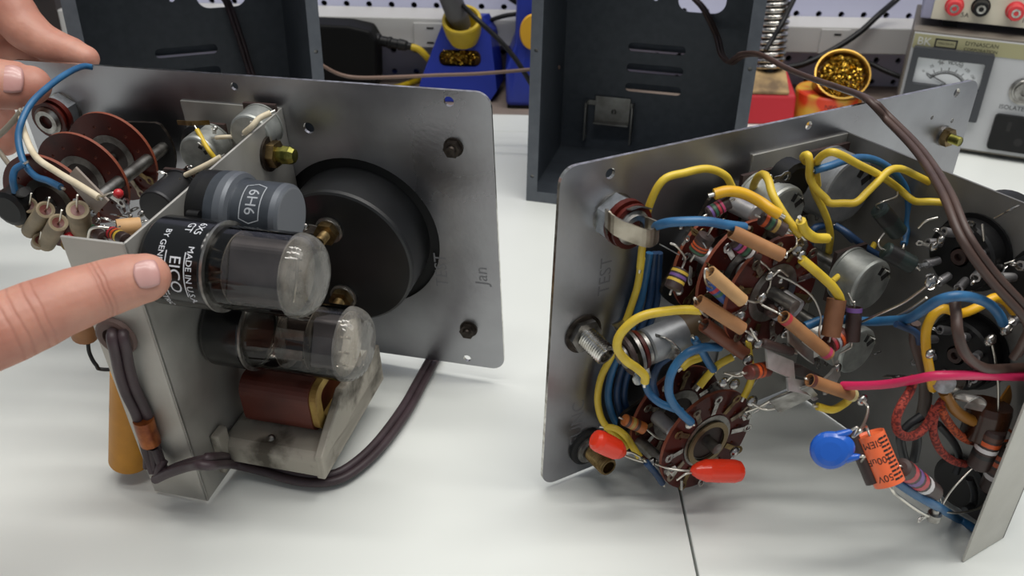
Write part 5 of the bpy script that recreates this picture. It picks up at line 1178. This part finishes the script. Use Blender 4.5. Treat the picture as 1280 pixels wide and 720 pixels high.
p0, p1 = idx[-2], idx[-1]; T = (p1-p0).normalized(); d = (dors-T*dors.dot(T)).normalized()
d = (d + T.cross(d)*.22).normalized()
nail(hand, p1+T*2.6, T, d, 7.9, 7.1, 7.8, .62)
# gripping hand, upper left: index finger over the panel's top corner, thumb on its face
mb = MB()
dors2 = (-(_f)*.75 + CU*.75 + CR*.1).normalized()
ix = [HZ(-95, -40, 428), HZ(-40, -22, 430), HZ(6, 4, 431), HZ(30, 34, 432), HZ(58, 54, 433), HZ(88, 66, 434), HZ(106, 72.5, 434)]
loft(mb, ix, [11, 11, 11, 10.6, 9.0, 8.0, 6.6], [11, 11, 11, 10, 8.6, 7.8, 6.2], dors2)
dth = (-(_f)*1.0 + CU*.1 - CR*.55).normalized()
th_ = [HZ(-150, 60, 392), HZ(-90, 82, 398), HZ(-45, 96, 404), HZ(-10, 104, 409), HZ(22, 107, 413), HZ(36, 107, 414)]
loft(mb, th_, [14, 13, 12, 11.8, 11.4, 9.6], [12, 11, 10, 9.6, 8.8, 7.4], dth)
loft(mb, [HZ(-60, 60, 470), HZ(-20, 110, 470), HZ(0, 150, 468), HZ(6, 176, 466)], [9.5, 9, 8.6, 7.6], [9, 8.6, 8.2, 7.2], dth)
loft(mb, [HZ(-80, 90, 470), HZ(-45, 140, 470), HZ(-28, 185, 466), HZ(-24, 205, 464)], [9, 8.6, 8, 7], [8.6, 8.2, 7.8, 6.8], dth)
loft(mb, [HZ(-100, 110, 470), HZ(-72, 155, 470), HZ(-60, 190, 466), HZ(-56, 205, 464)], [8, 7.4, 7, 6], [7.6, 7, 6.8, 5.8], dth)
loft(mb, [HZ(-320, 0, 425), HZ(-230, 15, 428), HZ(-150, 25, 432), HZ(-70, 30, 440)], [32, 40, 42, 34], [20, 22, 20, 15], (CU-CR*.2).normalized(), 28)
loft(mb, [HZ(-520, -20, 418), HZ(-420, -10, 420), HZ(-310, 2, 425)], [28, 28, 31], [22, 21, 20], (CU-CR*.2).normalized(), 28)
loft(mb, [HZ(-130, 40, 440), HZ(-40, 60, 446), HZ(14, 64, 446), HZ(44, 74, 444)], [20, 15, 9, 6], [16, 12, 8, 6], dth)
hand2 = obj('hand', mb); tag(hand2, 'gripping hand, thumb and forefinger pinching the top corner of the aluminium panel', 'hand')
remesh(hand2, .9, 5)
T = (th_[-1]-th_[-2]).normalized(); d = (dth-T*dth.dot(T)).normalized()
nail(hand2, th_[-2]-T*.5, T, d, 11.2, 8.9, 11, .62)

# ------------------------------------------------------------------ light, world, camera
w = bpy.data.worlds.new('room'); scene.world = w; w.use_nodes = True
nt = w.node_tree; bg = nt.nodes['Background']; bg.inputs['Strength'].default_value = .32; bg.inputs['Color'].default_value = (.86, .93, 1.0, 1)
def area(name, loc, target, sx, sy, power, col=(1, .97, .92)):
    l = bpy.data.lights.new(name, 'AREA'); l.shape = 'RECTANGLE'; l.size = sx; l.size_y = sy; l.energy = power; l.color = col
    o = bpy.data.objects.new(name, l); COL.objects.link(o); o.location = loc
    o.rotation_euler = (V(target)-V(loc)).to_track_quat('-Z', 'Y').to_euler(); return o
for k, y in enumerate((-.15, .25, .65)):
    area('ceiling_lamp', (.1, y, 1.55), (.1, y, 0), 1.3, .1, 8.2)
area('ceiling_lamp', (.9, .3, 1.6), (.2, .3, 0), .5, 1.2, 7)
cam = bpy.data.cameras.new('camera'); co = bpy.data.objects.new('camera', cam); COL.objects.link(co)
co.location = CAM*S
co.matrix_world = Matrix(((CR.x, CU.x, -_f.x, CAM.x*S), (CR.y, CU.y, -_f.y, CAM.y*S), (CR.z, CU.z, -_f.z, CAM.z*S), (0, 0, 0, 1)))
cam.sensor_fit = 'HORIZONTAL'; cam.sensor_width = 36; cam.lens = FPX/1280*36; cam.clip_start = .01; cam.clip_end = 20
cam.dof.use_dof = True; cam.dof.focus_distance = .385; cam.dof.aperture_fstop = cam.lens/1.6
scene.camera = co
scene.view_settings.view_transform = 'Standard'; scene.view_settings.look = 'None'; scene.view_settings.gamma = 1; scene.view_settings.use_curve_mapping = False
scene.view_settings.exposure = .0
